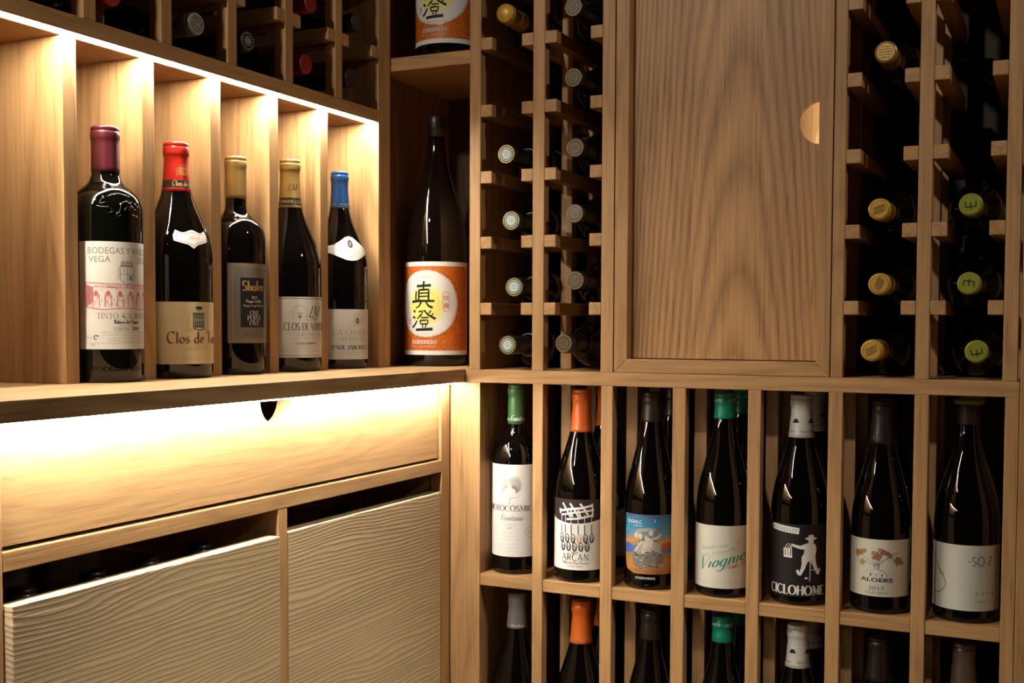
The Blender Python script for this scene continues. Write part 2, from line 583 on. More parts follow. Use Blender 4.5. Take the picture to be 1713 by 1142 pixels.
box('bottom_board', (XBACK + 0.02, XB - 0.021), (Y0, Y1), (-1.03, -1.012), W['Y'], bc)
# shallow drawer with a pointed finger notch
dr = bpy.data.objects.new('drawer', None)
COL.objects.link(dr)
dr.parent = bc
dr.location = Vector((XB, 1.2, -0.2110 + OZ)) - wpos(bc)
zt, zb = ZU - 0.0035, -0.2105
pts = [(Y0 + 0.0015, zt), (Y0 + 0.0015, zb), (Y1 - 0.004, zb), (Y1 - 0.004, zt)]
yn = 1.1985
for k in range(33):
    q = pi * k / 32
    pts.append((yn + 0.0315 * cos(q), zt - 0.0315 * sin(q)))
prism('drawer_front', pts, 'YZ', XB - 0.0255, XB - 0.0045, W['drawer'], dr, 0.0)
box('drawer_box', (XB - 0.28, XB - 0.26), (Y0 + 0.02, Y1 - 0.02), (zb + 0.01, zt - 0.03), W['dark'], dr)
for nm, ya, yb, pull in (('l', 0.7762, 1.1868, 0.0103), ('r', 1.2170, 1.6200, 0.0)):
    d = bpy.data.objects.new('drawer', None)
    COL.objects.link(d)
    d.parent = bc
    d.location = Vector((XB + pull, (ya + yb) / 2, -0.6 + OZ)) - wpos(bc)
    if pull:
        d['label'] = 'brushed spruce drawer pulled slightly open'
    box('drawer_front', (XB + pull - 0.021, XB + pull), (ya, yb), (-0.72, -0.2652), W['spruce'], d, 0.0016)
    box('drawer_side', (XB + pull - 0.27, XB + pull - 0.0215), (ya + 0.006, ya + 0.018), (-0.62, -0.30), W['X'], d)
    box('drawer_side', (XB + pull - 0.27, XB + pull - 0.0215), (yb - 0.018, yb - 0.006), (-0.62, -0.30), W['X'], d)
    box('drawer_bottom', (XB + pull - 0.27, XB + pull - 0.0215), (ya + 0.0185, yb - 0.0185), (-0.602, -0.590), W['X'], d)
for ya, yb in ((0.7765, 1.194), (1.2170, 1.6200)):
    box('lower_drawer_front', (XB - 0.021, XB), (ya, yb), (-1.02, -0.726), W['spruce'], bc, 0.0016)


# ------------------------------------------------------------------ bottles: profiles
BORD = [(0, 1), (0.15, 0.985), (0.35, 0.93), (0.55, 0.80), (0.72, 0.58), (0.86, 0.32), (1.0, 0.13), (1.18, 0.02), (1.3, 0)]
BURG = [(0, 1), (0.1, 0.985), (0.25, 0.92), (0.42, 0.77), (0.60, 0.54), (0.78, 0.30), (0.93, 0.13), (1.08, 0.03), (1.2, 0)]


def interp(tab, x):
    if x <= tab[0][0]:
        return tab[0][1]
    for (a, fa), (b, fb) in zip(tab, tab[1:]):
        if x <= b:
            return fa + (fb - fa) * (x - a) / (b - a)
    return tab[-1][1]


def smooth_tab(tab, n=6):
    """Catmull-Rom through the control points"""
    P = [tab[0]] + list(tab) + [tab[-1]]
    out = []
    for i in range(1, len(P) - 2):
        for k in range(n):
            t = k / n
            c = []
            for d in (0, 1):
                p0, p1, p2, p3 = P[i - 1][d], P[i][d], P[i + 1][d], P[i + 2][d]
                c.append(0.5 * (2 * p1 + (p2 - p0) * t + (2 * p0 - 5 * p1 + 4 * p2 - p3) * t * t + (3 * p1 - p0 - 3 * p2 + p3) * t ** 3))
            out.append(tuple(c))
    out.append(tab[-1])
    return out


class Prof:
    """radius of the glass over the height"""
    def __init__(s, H, Rb, zs, zn, rn, kind='burg', taper=0.0012):
        s.H, s.R, s.rn = H, Rb, rn
        t = smooth_tab(BORD if kind == 'bord' else BURG)
        rows = [(0.0, Rb * 0.90), (0.0015, Rb * 0.955), (0.005, Rb * 0.99), (0.010, Rb)]
        rows += [(zs * 0.5, Rb)]
        for (u, f) in t:
            z = zs + (zn - zs) * u
            rows.append((z, rn + taper + (Rb - rn - taper) * f))
        zl = rows[-1][0]
        rows.append((max(zl + 0.004, H - 0.03), rn))
        rows.append((H - 0.004, rn))
        rows.append((H - 0.002, rn * 0.9))
        s.rows = rows

    def r(s, z):
        return interp(s.rows, z)


def lathe(name, rows, mat, parent=None, seg=56, close_top=True, close_bottom=True, mats=None, mi_of=None):
    verts, faces, mi = [], [], []
    for (z, r) in rows:
        for k in range(seg):
            a = 2 * pi * k / seg
            verts.append((r * cos(a), r * sin(a), z))
    for i in range(len(rows) - 1):
        for k in range(seg):
            k2 = (k + 1) % seg
            faces.append((i * seg + k, i * seg + k2, (i + 1) * seg + k2, (i + 1) * seg + k))
            mi.append(mi_of((rows[i][0] + rows[i + 1][0]) / 2) if mi_of else 0)
    if close_bottom:
        faces.append(tuple(range(seg))[::-1])
        mi.append(0)
    if close_top:
        n = len(rows) - 1
        faces.append(tuple(n * seg + k for k in range(seg)))
        mi.append(mi_of(rows[-1][0]) if mi_of else 0)
    me = mesh_from(name, verts, faces, mats or [mat], mi, True)
    me.polygons.foreach_set('use_smooth', [len(p.vertices) == 4 for p in me.polygons])
    return put(name, me, parent)


def capsule(pf, zc, ring, rr, mats, parent, bands=(), dome=0.0):
    """foil over the mouth: zc lower edge, ring: lower edge of the lip bulge, rr: lip radius"""
    H = pf.H
    e = 0.0005
    rows = [(zc, pf.r(zc) + 0.0001), (zc + 0.0003, pf.r(zc) + e)]
    n = 8
    zz = [zc + (ring - zc) * k / n for k in range(1, n)]
    for (za, zb, _) in bands:
        zz += [za, zb]
    for z in sorted(zz):
        rows.append((z, pf.r(z) + e))
    rb = pf.r(ring) + e
    rows += [(ring - 0.0005, rb), (ring + 0.0008, rr - 0.0004), (ring + 0.0022, rr), (H - 0.0085, rr), (H - 0.0068, rr - 0.0003), (H - 0.0060, rr - 0.0012),
             (H - 0.0050, rr - 0.0006), (H - 0.0022, rr - 0.0006), (H - 0.0008, rr - 0.0012), (H, rr - 0.003)]
    if dome:
        rows += [(H + dome * 0.6, rr * 0.6), (H + dome, rr * 0.2)]
    rows = sorted(rows, key=lambda q: q[0])

    def mi(z):
        for k, (za, zb, m) in enumerate(bands):
            if za <= z <= zb:
                return m
        return 0
    return lathe('capsule', rows, None, parent, mats=mats, mi_of=mi, close_bottom=False)


# ------------------------------------------------------------------ lettering
def A(cx, cy, rx, ry, a0, a1, n=12):
    return [(cx + rx * cos(radians(a0 + (a1 - a0) * k / n)), cy + ry * sin(radians(a0 + (a1 - a0) * k / n))) for k in range(n + 1)]


# drawn letters: width, strokes ('-' marks a thin stroke)
G = {
    'A': (.86, [('-', [(.05, 0), (.43, 1)]), [(.43, 1), (.82, 0)], ('-', [(.19, .36), (.66, .36)])]),
    'B': (.72, [[(.14, 0), (.14, 1)], [(.14, 1)] + A(.36, .76, .25, .24, 90, -90) + [(.14, .52)], [(.14, .52)] + A(.38, .26, .28, .26, 90, -90) + [(.14, 0)]]),
    'C': (.82, [A(.47, .5, .41, .51, 48, 312, 22)]),
    'D': (.84, [[(.14, 0), (.14, 1)], [(.14, 1)] + A(.36, .5, .43, .5, 90, -90, 18) + [(.14, 0)]]),
    'E': (.68, [[(.14, 0), (.14, 1)], ('-', [(.14, 1), (.6, 1), (.6, .86)]), ('-', [(.14, .52), (.5, .52)]), ('-', [(.14, 0), (.62, 0), (.62, .15)])]),
    'F': (.64, [[(.14, 0), (.14, 1)], ('-', [(.14, 1), (.6, 1), (.6, .86)]), ('-', [(.14, .52), (.5, .52)])]),
    'G': (.88, [A(.47, .5, .41, .51, 48, 350, 22), [(.80, .42), (.80, .08)], ('-', [(.62, .42), (.88, .42)])]),
    'H': (.86, [[(.14, 0), (.14, 1)], [(.72, 0), (.72, 1)], ('-', [(.14, .52), (.72, .52)])]),
    'I': (.30, [[(.15, 0), (.15, 1)]]),
    'J': (.42, [[(.26, 1), (.26, .1)] + A(.12, .08, .14, .2, 0, -120, 6)]),
    'K': (.82, [[(.14, 0), (.14, 1)], ('-', [(.68, 1), (.16, .42)]), [(.34, .6), (.76, 0)]]),
    'L': (.66, [[(.14, 0), (.14, 1)], ('-', [(.14, 0), (.60, 0), (.62, .17)])]),
    'M': (1.0, [('-', [(.14, 0), (.16, 1)]), [(.16, 1), (.5, .12)], ('-', [(.5, .12), (.84, 1)]), [(.84, 1), (.86, 0)]]),
    'N': (.88, [('-', [(.14, 0), (.14, 1)]), [(.14, 1), (.74, 0)], ('-', [(.74, 0), (.74, 1)])]),
    'O': (.94, [A(.47, .5, .41, .51, 90, 450, 30)]),
    'P': (.68, [[(.14, 0), (.14, 1)], [(.14, 1)] + A(.36, .74, .26, .26, 90, -90) + [(.14, .48)]]),
    'R': (.76, [[(.14, 0), (.14, 1)], [(.14, 1)] + A(.36, .74, .25, .26, 90, -90) + [(.14, .48)], [(.36, .48), (.72, 0)]]),
    'S': (.60, [A(.30, .75, .20, .26, 30, 270, 12)[:-1] + A(.30, .25, .23, .25, 90, -150, 12)]),
    'T': (.74, [[(.37, 0), (.37, 1)], ('-', [(.05, .84), (.05, 1), (.69, 1), (.69, .84)])]),
    'U': (.86, [[(.14, 1), (.14, .3)] + A(.43, .3, .29, .31, 180, 360, 12) + [(.72, 1)]]),
    'V': (.82, [[(.04, 1), (.42, 0)], ('-', [(.42, 0), (.78, 1)])]),
    'Y': (.80, [[(.04, 1), (.40, .48)], ('-', [(.76, 1), (.40, .48)]), [(.40, .48), (.40, 0)]]),
    'Q': (.94, [A(.47, .5, .41, .51, 90, 450, 30), [(.5, .2), (.9, -.15)]]),
    'X': (.80, [[(.06, 1), (.74, 0)], ('-', [(.7, 1), (.08, 0)])]),
    'Z': (.7, [('-', [(.08, 1), (.62, 1)]), [(.62, 1), (.08, 0)], ('-', [(.08, 0), (.64, 0)])]),
    'a': (.56, [A(.27, .24, .21, .25, 60, 300, 14), [(.46, .5), (.46, .06), (.54, 0)]]),
    'b': (.58, [[(.12, 1.0), (.12, .02)], A(.29, .25, .2, .25, 150, -150, 14)]),
    'c': (.50, [A(.28, .25, .21, .26, 50, 310, 14)]),
    'd': (.58, [A(.27, .24, .21, .25, 60, 300, 14), [(.46, 1.0), (.46, .05), (.54, 0)]]),
    'e': (.52, [[(.09, .27), (.45, .32)] + A(.27, .27, .19, .24, 12, 310, 16)]),
    'f': (.36, [[(.14, 0), (.14, .8)] + A(.27, .8, .13, .2, 180, 60, 6), ('-', [(.0, .48), (.32, .48)])]),
    'g': (.56, [A(.27, .24, .21, .25, 60, 300, 14), [(.46, .5), (.46, -.2)] + A(.27, -.2, .19, .2, 0, -150, 8)]),
    'h': (.58, [[(.12, 0), (.12, 1.0)], [(.12, .34)] + A(.29, .32, .17, .18, 150, 0, 8) + [(.46, 0)]]),
    'i': (.28, [[(.13, .5), (.13, .05), (.22, 0)], [(.13, .72), (.135, .74)]]),
    'l': (.26, [[(.12, 1.0), (.12, .05), (.2, 0)]]),
    'm': (.86, [[(.12, 0), (.12, .5)], A(.27, .32, .15, .18, 170, 0, 8) + [(.42, 0)], A(.57, .32, .15, .18, 170, 0, 8) + [(.72, .04), (.8, 0)]]),
    'n': (.58, [[(.12, 0), (.12, .5)], A(.29, .32, .17, .18, 170, 0, 8) + [(.46, .05), (.54, 0)]]),
    'o': (.54, [A(.27, .25, .20, .25, 90, 450, 18)]),
    'p': (.56, [[(.12, -.4), (.12, .5)], A(.28, .25, .2, .25, 150, -150, 14)]),
    'r': (.40, [[(.12, 0), (.12, .5)], A(.27, .30, .15, .18, 170, 50, 6)]),
    's': (.42, [A(.21, .38, .13, .12, 30, 270, 8)[:-1] + A(.21, .13, .15, .13, 90, -150, 8)]),
    't': (.36, [[(.14, .78), (.14, .08)] + A(.24, .1, .1, .1, 180, 300, 5), ('-', [(.0, .5), (.32, .5)])]),
    'u': (.58, [[(.12, .5), (.12, .18)] + A(.28, .18, .16, .18, 180, 340, 8), [(.46, .5), (.46, .05), (.54, 0)]]),
    'v': (.50, [[(.06, .5), (.24, 0)], ('-', [(.24, 0), (.44, .5)])]),
    'x': (.48, [[(.06, .5), (.42, 0)], ('-', [(.4, .5), (.06, 0)])]),
    'y': (.50, [[(.06, .5), (.24, 0)], ('-', [(.44, .5), (.14, -.3)])]),
    'k': (.52, [[(.12, 0), (.12, 1)], ('-', [(.4, .5), (.14, .2)]), [(.24, .3), (.46, 0)]]),
    'z': (.46, [('-', [(.06, .5), (.38, .5)]), [(.38, .5), (.06, 0)], ('-', [(.06, 0), (.42, 0)])]),
    '-': (.36, [('-', [(.04, .42), (.32, .42)])]),
    "'": (.2, [[(.1, 1), (.08, .78)]]),
    '.': (.2, [[(.09, .03), (.10, .05)]]),
    ' ': (.34, []),
}
ACC = {'Ó': 'O', 'Î': 'I', 'É': 'E', 'Ñ': 'N', 'Í': 'I', 'ñ': 'n', 'í': 'i', 'é': 'e'}


class Art:
    """flat artwork in millimetres (u right, v up) that a label wraps around its bottle"""
    def __init__(s):
        s.parts = []          # (verts2, faces, material, layer)
        s.layer = 0

    def add(s, v, f, m, wide=False):
        s.layer += 1
        s.parts.append((v, f, m, s.layer, wide))

    def poly(s, pts, m, wide=True):
        s.add([tuple(p) for p in pts], [tuple(range(len(pts)))], m, wide)

    def rect(s, u0, u1, v0, v1, m):
        s.poly([(u0, v0), (u1, v0), (u1, v1), (u0, v1)], m)

    def ell(s, u, v, a, b, m, n=40, wide=True):
        s.poly([(u + a * cos(2 * pi * k / n), v + b * sin(2 * pi * k / n)) for k in range(n)], m, wide)

    def line(s, pts, w, m, closed=False, w2=None):
        if closed:
            pts = list(pts) + [pts[0]]
        s.ribbons([(pts, lambda nx, ny, t: (w + ((w2 if w2 is not None else w) - w) * t) / 2)], m)

    def ribbons(s, items, m):
        V, Fc = [], []
        for pts, hw in items:
            # denser points, so that strokes follow the curve of the bottle
            q = [pts[0]]
            for a, b in zip(pts, pts[1:]):
                L = sqrt((b[0] - a[0]) ** 2 + (b[1] - a[1]) ** 2)
                k = max(1, int(L / 4.0))
                q += [(a[0] + (b[0] - a[0]) * j / k, a[1] + (b[1] - a[1]) * j / k) for j in range(1, k + 1)]
            pts = q
            n = len(pts)
            if n < 2:
                continue
            i0 = len(V)
            for i, p in enumerate(pts):
                a, b = pts[max(0, i - 1)], pts[min(n - 1, i + 1)]
                dx, dy = b[0] - a[0], b[1] - a[1]
                d = sqrt(dx * dx + dy * dy) or 1
                nx, ny = -dy / d, dx / d
                h = hw(nx, ny, i / (n - 1))
                V.append((p[0] + nx * h, p[1] + ny * h))
                V.append((p[0] - nx * h, p[1] - ny * h))
            for i in range(n - 1):
                j = i0 + 2 * i
                Fc.append((j, j + 1, j + 3, j + 2))
        if V:
            s.add(V, Fc, m)

    def ring(s, u, v, a, b, w, m, n=36):
        s.line([(u + a * cos(2 * pi * k / n), v + b * sin(2 * pi * k / n)) for k in range(n)], w, m, True)

    def sans(s, text, u, v, h, m, align='C', width=None, slant=0.0, bold=0.0):
        c = bpy.data.curves.new('letters', 'FONT')
        c.body = text
        c.size = 1.0
        c.offset = bold
        c.resolution_u = 3
        o = bpy.data.objects.new('letters', c)
        me = bpy.data.meshes.new_from_object(o)
        V = [(p.co.x, p.co.y) for p in me.vertices]
        Fc = [tuple(p.vertices) for p in me.polygons]
        bpy.data.objects.remove(o)
        bpy.data.meshes.remove(me)
        bpy.data.curves.remove(c)
        if not V:
            return
        x0, x1 = min(p[0] for p in V), max(p[0] for p in V)
        k = h / 0.70
        kx = width / (x1 - x0) if width else k
        off = {'C': (x0 + x1) / 2, 'L': x0, 'R': x1}[align]
        s.add([(u + (p[0] - off) * kx + slant * p[1] * k, v + p[1] * k) for p in V], Fc, m)

    def drawn(s, text, u, v, h, m, align='C', width=None, thick=0.15, thin=0.045, serif=True, slant=0.0, nib=0.0, track=0.06, rise=0.0):
        """letters drawn with a broad pen (contrast strokes, optional serifs)"""
        x, items = 0.0, []
        ca, sa = cos(radians(nib)), sin(radians(nib))
        for ch in text:
            ac = ch in ACC
            w, st = G.get(ACC.get(ch, ch), G[' '])
            st = list(st)
            if ac:
                dv = 0.0 if ch.isupper() else -0.46
                st.append(('-', [(w * .42, 1.12 + dv), (w * .62, 1.26 + dv)]))
            for q in st:
                t = isinstance(q, tuple)
                pts = [(x + p[0], p[1]) for p in (q[1] if t else q)]
                items.append((pts, thin if t else thick))
                if serif:
                    for e, f in ((0, 1), (-1, -2)):
                        p, p2 = pts[e], pts[f]
                        if (abs(p[1]) < .01 or abs(p[1] - 1) < .01) and abs(p[1] - p2[1]) > abs(p[0] - p2[0]) * 1.2:
                            items.append(([(p[0] - .13, p[1]), (p[0] + .13, p[1])], thin * 1.1))
            x += w + track
        x -= track
        kx = (width / x) if width else h
        off = {'C': x / 2, 'L': 0, 'R': x}[align] * kx
        it = []
        for pts, tk in items:
            P2 = [(u - off + p[0] * kx + slant * p[1] * h, v + p[1] * h + rise * (p[0] * kx - off)) for p in pts]
            a, b = tk * h / 2, thin * h / 2

            def hw(nx, ny, t, a=a, b=b):
                e1, e2 = nx * ca + ny * sa, -nx * sa + ny * ca
                return sqrt((a * e1) ** 2 + (b * e2) ** 2)
            it.append((P2, hw))
        s.ribbons(it, m)

    def fine(s, u0, u1, v, h, m, seed=0):
        """a line of print too small to read: a row of short ticks"""
        rnd = random.Random(seed * 977 + int(v * 13))
        x, it = u0, []
        while x < u1:
            w = rnd.uniform(1.2, 4.2)
            y = v
            e = min(x + w, u1)
            k = x
            while k < e:
                hh = h * rnd.choice((0.6, 0.6, 0.6, 1.0))
                it.append(([(k, y), (k, y + hh)], lambda nx, ny, t: 0.13))
                k += rnd.uniform(0.55, 0.95)
            x = e + 1.0
        s.ribbons(it, m)


def wrap(name, art, pf, z0, theta, parent, r_extra=0.0003, rfun=None, flat_z=None, base_mats=()):
    """bend the artwork around the bottle: theta is the direction its centre faces"""
    mats, V, Fc, MI = [], [], [], []
    rf = rfun or pf.r
    rref = rf(z0 + 0.02) if flat_z is None else 1
    for v2, f2, m, layer, wide in art.parts:
        if m not in mats:
            mats.append(m)
        k = mats.index(m)
        broad = len(f2) > 0 and max(max(v2[j][0] for j in f) - min(v2[j][0] for j in f) for f in f2) > 3.2
        if wide or broad:
            bm = bmesh.new()
            bv = [bm.verts.new((p[0], p[1], 0)) for p in v2]
            for f in f2:
                bm.faces.new([bv[i] for i in f])
            if flat_z is None:
                us = [p[0] for p in v2]
                vs = [p[1] for p in v2]
                step = 3.0
                x = math.floor(min(us) / step) * step + step
                while x < max(us):
                    bmesh.ops.bisect_plane(bm, geom=bm.verts[:] + bm.edges[:] + bm.faces[:], plane_co=(x, 0, 0), plane_no=(1, 0, 0))
                    x += step
                if max(abs(rf(z0 + y / 1000) - rf(z0 + min(vs) / 1000)) for y in vs) > 0.0006:
                    y = math.floor(min(vs) / 3) * 3 + 3
                    while y < max(vs):
                        bmesh.ops.bisect_plane(bm, geom=bm.verts[:] + bm.edges[:] + bm.faces[:], plane_co=(0, y, 0), plane_no=(0, 1, 0))
                        y += 3
            bmesh.ops.triangulate(bm, faces=[f for f in bm.faces if len(f.verts) > 4])
            bm.verts.index_update()
            v2 = [(p.co.x, p.co.y) for p in bm.verts]
            f2 = [tuple(p.index for p in f.verts) for f in bm.faces]
            bm.free()
        i0 = len(V)
        off = r_extra + 0.000012 * min(layer, 40) + (0 if wide else 0.00008)
        for (a, b) in v2:
            a, b = a / 1000, b / 1000
            if flat_z is not None:
                V.append((a, b, flat_z + off))
            else:
                z = z0 + b
                r = rf(z) + off
                th = theta + a / rref
                V.append((r * cos(th), r * sin(th), z))
        for f in f2:
            # keep the printed side outwards
            (x1, y1), (x2, y2), (x3, y3) = v2[f[0]], v2[f[1]], v2[f[2]]
            ar = sum(v2[f[j]][0] * v2[f[(j + 1) % len(f)]][1] - v2[f[(j + 1) % len(f)]][0] * v2[f[j]][1] for j in range(len(f)))
            g = tuple(i0 + j for j in f)
            Fc.append(g if ar >= 0 else g[::-1])
            MI.append(k)
    me = mesh_from(name, V, Fc, mats, MI)
    return put(name, me, parent)


def facing(x, y, deg):
    """direction (radians) on a bottle at x, y that is turned deg to the right of the photographer"""
    return atan2(-y, -x) + radians(deg)


def seal(parent, pf, art, z=None):
    return wrap('seal', art, pf, 0, 0, parent, flat_z=(pf.H if z is None else z))


# ------------------------------------------------------------------ bottles: builders
def bottle(label, loc, pf, glass, cat='wine bottle', group=None, name='wine_bottle', emboss=None):
    t = thing(name, label, cat, loc, group)
    lathe('glass_body', pf.rows, glass, t)
    return t


def dup(root, loc, label, group=None):
    """a copy of a thing with copies of its parts; mesh data is shared"""
    r = root.copy()
    COL.objects.link(r)
    r.location = (loc[0], loc[1], loc[2] + OZ)
    r['label'] = label
    if group:
        r['group'] = group
    for ch in list(root.children):
        c = ch.copy()
        COL.objects.link(c)
        c.parent = r
    return r


GN = 'bottles displayed in the lit niches'
F_BURG = foil('burgundy', (0.11, 0.012, 0.022), 0.38)
F_RED = foil('red', (0.56, 0.022, 0.012), 0.32)
F_GOLD = foil('gold', (0.50, 0.32, 0.105), 0.34, 0.55)
F_GOLD2 = foil('antique_gold', (0.44, 0.29, 0.085), 0.34, 0.5)
F_BLUE = foil('blue', (0.012, 0.07, 0.24), 0.32)
F_BLACK = foil('black', (0.010, 0.009, 0.009), 0.4, 0.1)
F_GREEN = foil('green', (0.045, 0.15, 0.045), 0.4, 0.1)
F_ORANGE = foil('orange', (0.66, 0.13, 0.012), 0.4, 0.05)
F_TEAL = foil('teal', (0.0, 0.21, 0.13), 0.4, 0.05)
F_WHITE = foil('white', (0.66, 0.63, 0.58), 0.45, 0.05)
F_GREY = foil('pewter', (0.22, 0.21, 0.20), 0.38, 0.4)
F_TAN = foil('taupe', (0.16, 0.11, 0.075), 0.38, 0.35)
F_LIME = foil('lime', (0.27, 0.28, 0.025), 0.42, 0.1)
F_MUST = foil('mustard', (0.58, 0.33, 0.045), 0.42, 0.2)
F_DKGREEN = foil('dark_green', (0.012, 0.022, 0.012), 0.35, 0.2)
F_WINE = foil('wine_red', (0.22, 0.012, 0.016), 0.35, 0.15)
F_DKBR = foil('dark_brown', (0.022, 0.013, 0.010), 0.4, 0.1)
SILV = principled('ink_silver', (0.55, 0.56, 0.55), 0.35, 0.5)

# --- first niche: claret bottle, burgundy capsule, cream label
x, y = -1.0590, 1.0735
pf = Prof(0.308, 0.0425, 0.203, 0.241, 0.0158, 'bord', 0.0004)
t = bottle('claret bottle with burgundy capsule and big cream label in the leftmost lit niche', (x, y, ZT), pf, M_GLASSG, group=GN)
capsule(pf, 0.2534, 0.2915, 0.0172, [F_BURG], t)
a = Art()
a.rect(-58, 58, 0, 127.5, PAPER)
a.sans('BODEGAS Y VIÑEDOS', -46, 113, 7.6, GREY, 'L', 92)
a.sans('VEGA', -45, 103, 7.2, GREY, 'L', 25)
a.sans('SICILIA', 16, 103, 7.2, GREY, 'L', 31)
# crest
a.line([(-9, 98), (-9, 84), (-6, 80), (0, 76.5), (6, 80), (9, 84), (9, 98)], 0.7, GREY, True)
a.line([(0, 97), (0, 77)], 0.5, GREY)
a.line([(-9, 89), (9, 89)], 0.5, GREY)
for k in range(7):
    a.line([(-8 + k * 2.6, 99.5), (-7 + k * 2.2, 104 + (2 if k in (1, 3, 5) else 0))], 0.8, GREY)
a.line([(-8.5, 99.5), (8.5, 99.5)], 1.3, GREY)
a.line([(-7, 103), (7, 103)], 0.8, GREY)
for k in range(5):
    a.line([(-12 - (k % 2), 82 + k * 3.5), (-9.6, 84 + k * 3.2)], 0.5, GREY)
    a.line([(12 + (k % 2), 82 + k * 3.5), (9.6, 84 + k * 3.2)], 0.5, GREY)
a.sans('V', -4.6, 91, 4.2, GREY)
a.sans('S', 4.5, 91, 4.2, GREY)
a.sans('J', -4.6, 82, 4.2, GREY)
a.poly([(2.5, 82), (6.5, 82), (6.5, 87.5), (2.5, 87.5)], GREY, False)
# the winery drawn in red line
rnd = random.Random(5)
a.line([(-50, 79), (-20, 77.5), (10, 77), (50, 76)], 0.8, PINK)
a.line([(-50, 79), (-48, 50)], 0.9, PINK)
a.line([(-49, 74), (50, 71.5)], 0.5, PINK)
a.line([(-48, 50), (-30, 47), (0, 49), (50, 46)], 0.8, PINK)
for k in range(7):
    u = -40 + k * 13.5
    a.line([(u, 50)] + [(u + 3.6 - 3.6 * cos(pi * q / 8), 62 + 5 * sin(pi * q / 8)) for q in range(9)] + [(u + 7.2, 50)], 0.7, PINK)
    a.rect(u + 2, u + 5, 63, 69, PINK)
    for j in range(5):
        xx = u + rnd.uniform(-3, 9)
        yy = rnd.uniform(50, 60)
        a.line([(xx, yy), (xx + rnd.uniform(-2, 3), yy + rnd.uniform(2, 7))], 0.5, PINK)
for k in range(60):
    xx, yy = rnd.uniform(-48, 46), rnd.uniform(49, 75)
    a.line([(xx, yy), (xx + rnd.uniform(1, 3.5), yy + rnd.uniform(-1, 1))], 0.42, PINK)
for k in range(10):
    xx = -48 + k * 0.9
    a.line([(xx, 50 + k * 0.7), (xx - 0.5, 77 - k * 0.4)], 0.4, PINK)
a.sans('BODEGAS VEGA SICILIA', -38, 73.4, 2.5, PINK, 'L', 74)
a.drawn('TINTO  VALBUENA', -36, 36.5, 6.2, BROWN, 'L', 72, 0.11)
a.ell(-6.5, 39, 1, 1, BROWN, 10, False)
a.drawn('Ribera del Duero', 0, 30.5, 4.4, BLACK, 'C', 33, 0.2, 0.09, False)
a.fine(-10, 12, 27.4, 1.3, GREY, 1)
a.drawn('COSECHA', -17, 22.3, 3.8, GREY, 'L', 19, 0.14, 0.06)
a.sans('2009', 5, 22.3, 4.2, BLACK, 'L', 12)
for k, v in enumerate((19.5, 16.2, 12.4, 9.3)):
    a.fine(-30 + (6 if k > 1 else 0), 30, v, 1.6, GREY, k)
a.sans('14%', -43, 4.0, 2.4, GREY, 'L')
a.fine(-47, 44, 6.7, 1.5, GREY, 8)
a.sans('75 cl', -49, 12.5, 2.5, GREY, 'L')
a.line([(-37 + 2.4 * cos(q / 10 * 2 * pi + .6), 14 + 2.4 * sin(q / 10 * 2 * pi + .6)) for q in range(8)], 1.0, BLACK)
a.poly([(-35.6, 16.6), (-33.8, 15.8), (-35.4, 14.2)], BLACK, False)
wrap('label', a, pf, 0.0401, facing(x, y, 33), t)
# raised relief on the shoulder
ribs = []
rnd = random.Random(3)
for pts in ([(-25, 3), (-21, 12), (-17, 4), (-25, 3)], [(-28, 0), (-12, -2), (-11, -7)], [(-20, -6), (-14, -8), (-8, -6)], [(-6, -9), (-2, -6), (1, 4), (7, 7), (12, 4), (16, 6)],
            [(4, -4), (8, 1), (11, -3), (14, 2), (18, -3), (21, -2)], [(-6, -9), (-3, -12), (0, -9)], [(20, 6), (24, 1), (27, 2)], [(-13, 14), (0, 16), (14, 13)], [(-16, 11), (-6, 14)], [(15, -9), (24, -10)]):
    ribs.append(pts)
V, Fc = [], []
th0, rr = facing(x, y, 24), pf.r(0.205)
for pts in ribs:
    q = [pts[0]]
    for p1, p2 in zip(pts, pts[1:]):
        q += [(p1[0] + (p2[0] - p1[0]) * j / 4 + rnd.uniform(-.5, .5), p1[1] + (p2[1] - p1[1]) * j / 4 + rnd.uniform(-.5, .5)) for j in (1, 2, 3, 4)]
    c = []
    for u_, v_ in q:
        z_ = 0.209 + v_ / 1000
        g = th0 + u_ / 1000 / rr
        c.append(Vector((pf.r(z_) * cos(g), pf.r(z_) * sin(g), z_)))
    i0 = len(V)
    for i, p in enumerate(c):
        d = (c[min(i + 1, len(c) - 1)] - c[max(i - 1, 0)]).normalized()
        n_ = Vector((p.x, p.y, 0.02)).normalized()
        e = d.cross(n_).normalized()
        n_ = e.cross(d)
        for k in range(6):
            g = 2 * pi * k / 6
            V.append(tuple(p + (e * cos(g) + n_ * sin(g)) * 0.0009))
    for i in range(len(c) - 1):
        for k in range(6):
            Fc.append((i0 + 6 * i + k, i0 + 6 * i + (k + 1) % 6, i0 + 6 * i + 6 + (k + 1) % 6, i0 + 6 * i + 6 + k))
put('relief', mesh_from('relief', V, Fc, [M_GLASSG], None, True), t)
a = Art()
a.sans('BODEGAS VEGA', 0, 0, 5.5, M_GLASSG, 'C', 66)
wrap('relief', a, pf, 0.014, facing(x, y, 22), t, 0.0007)

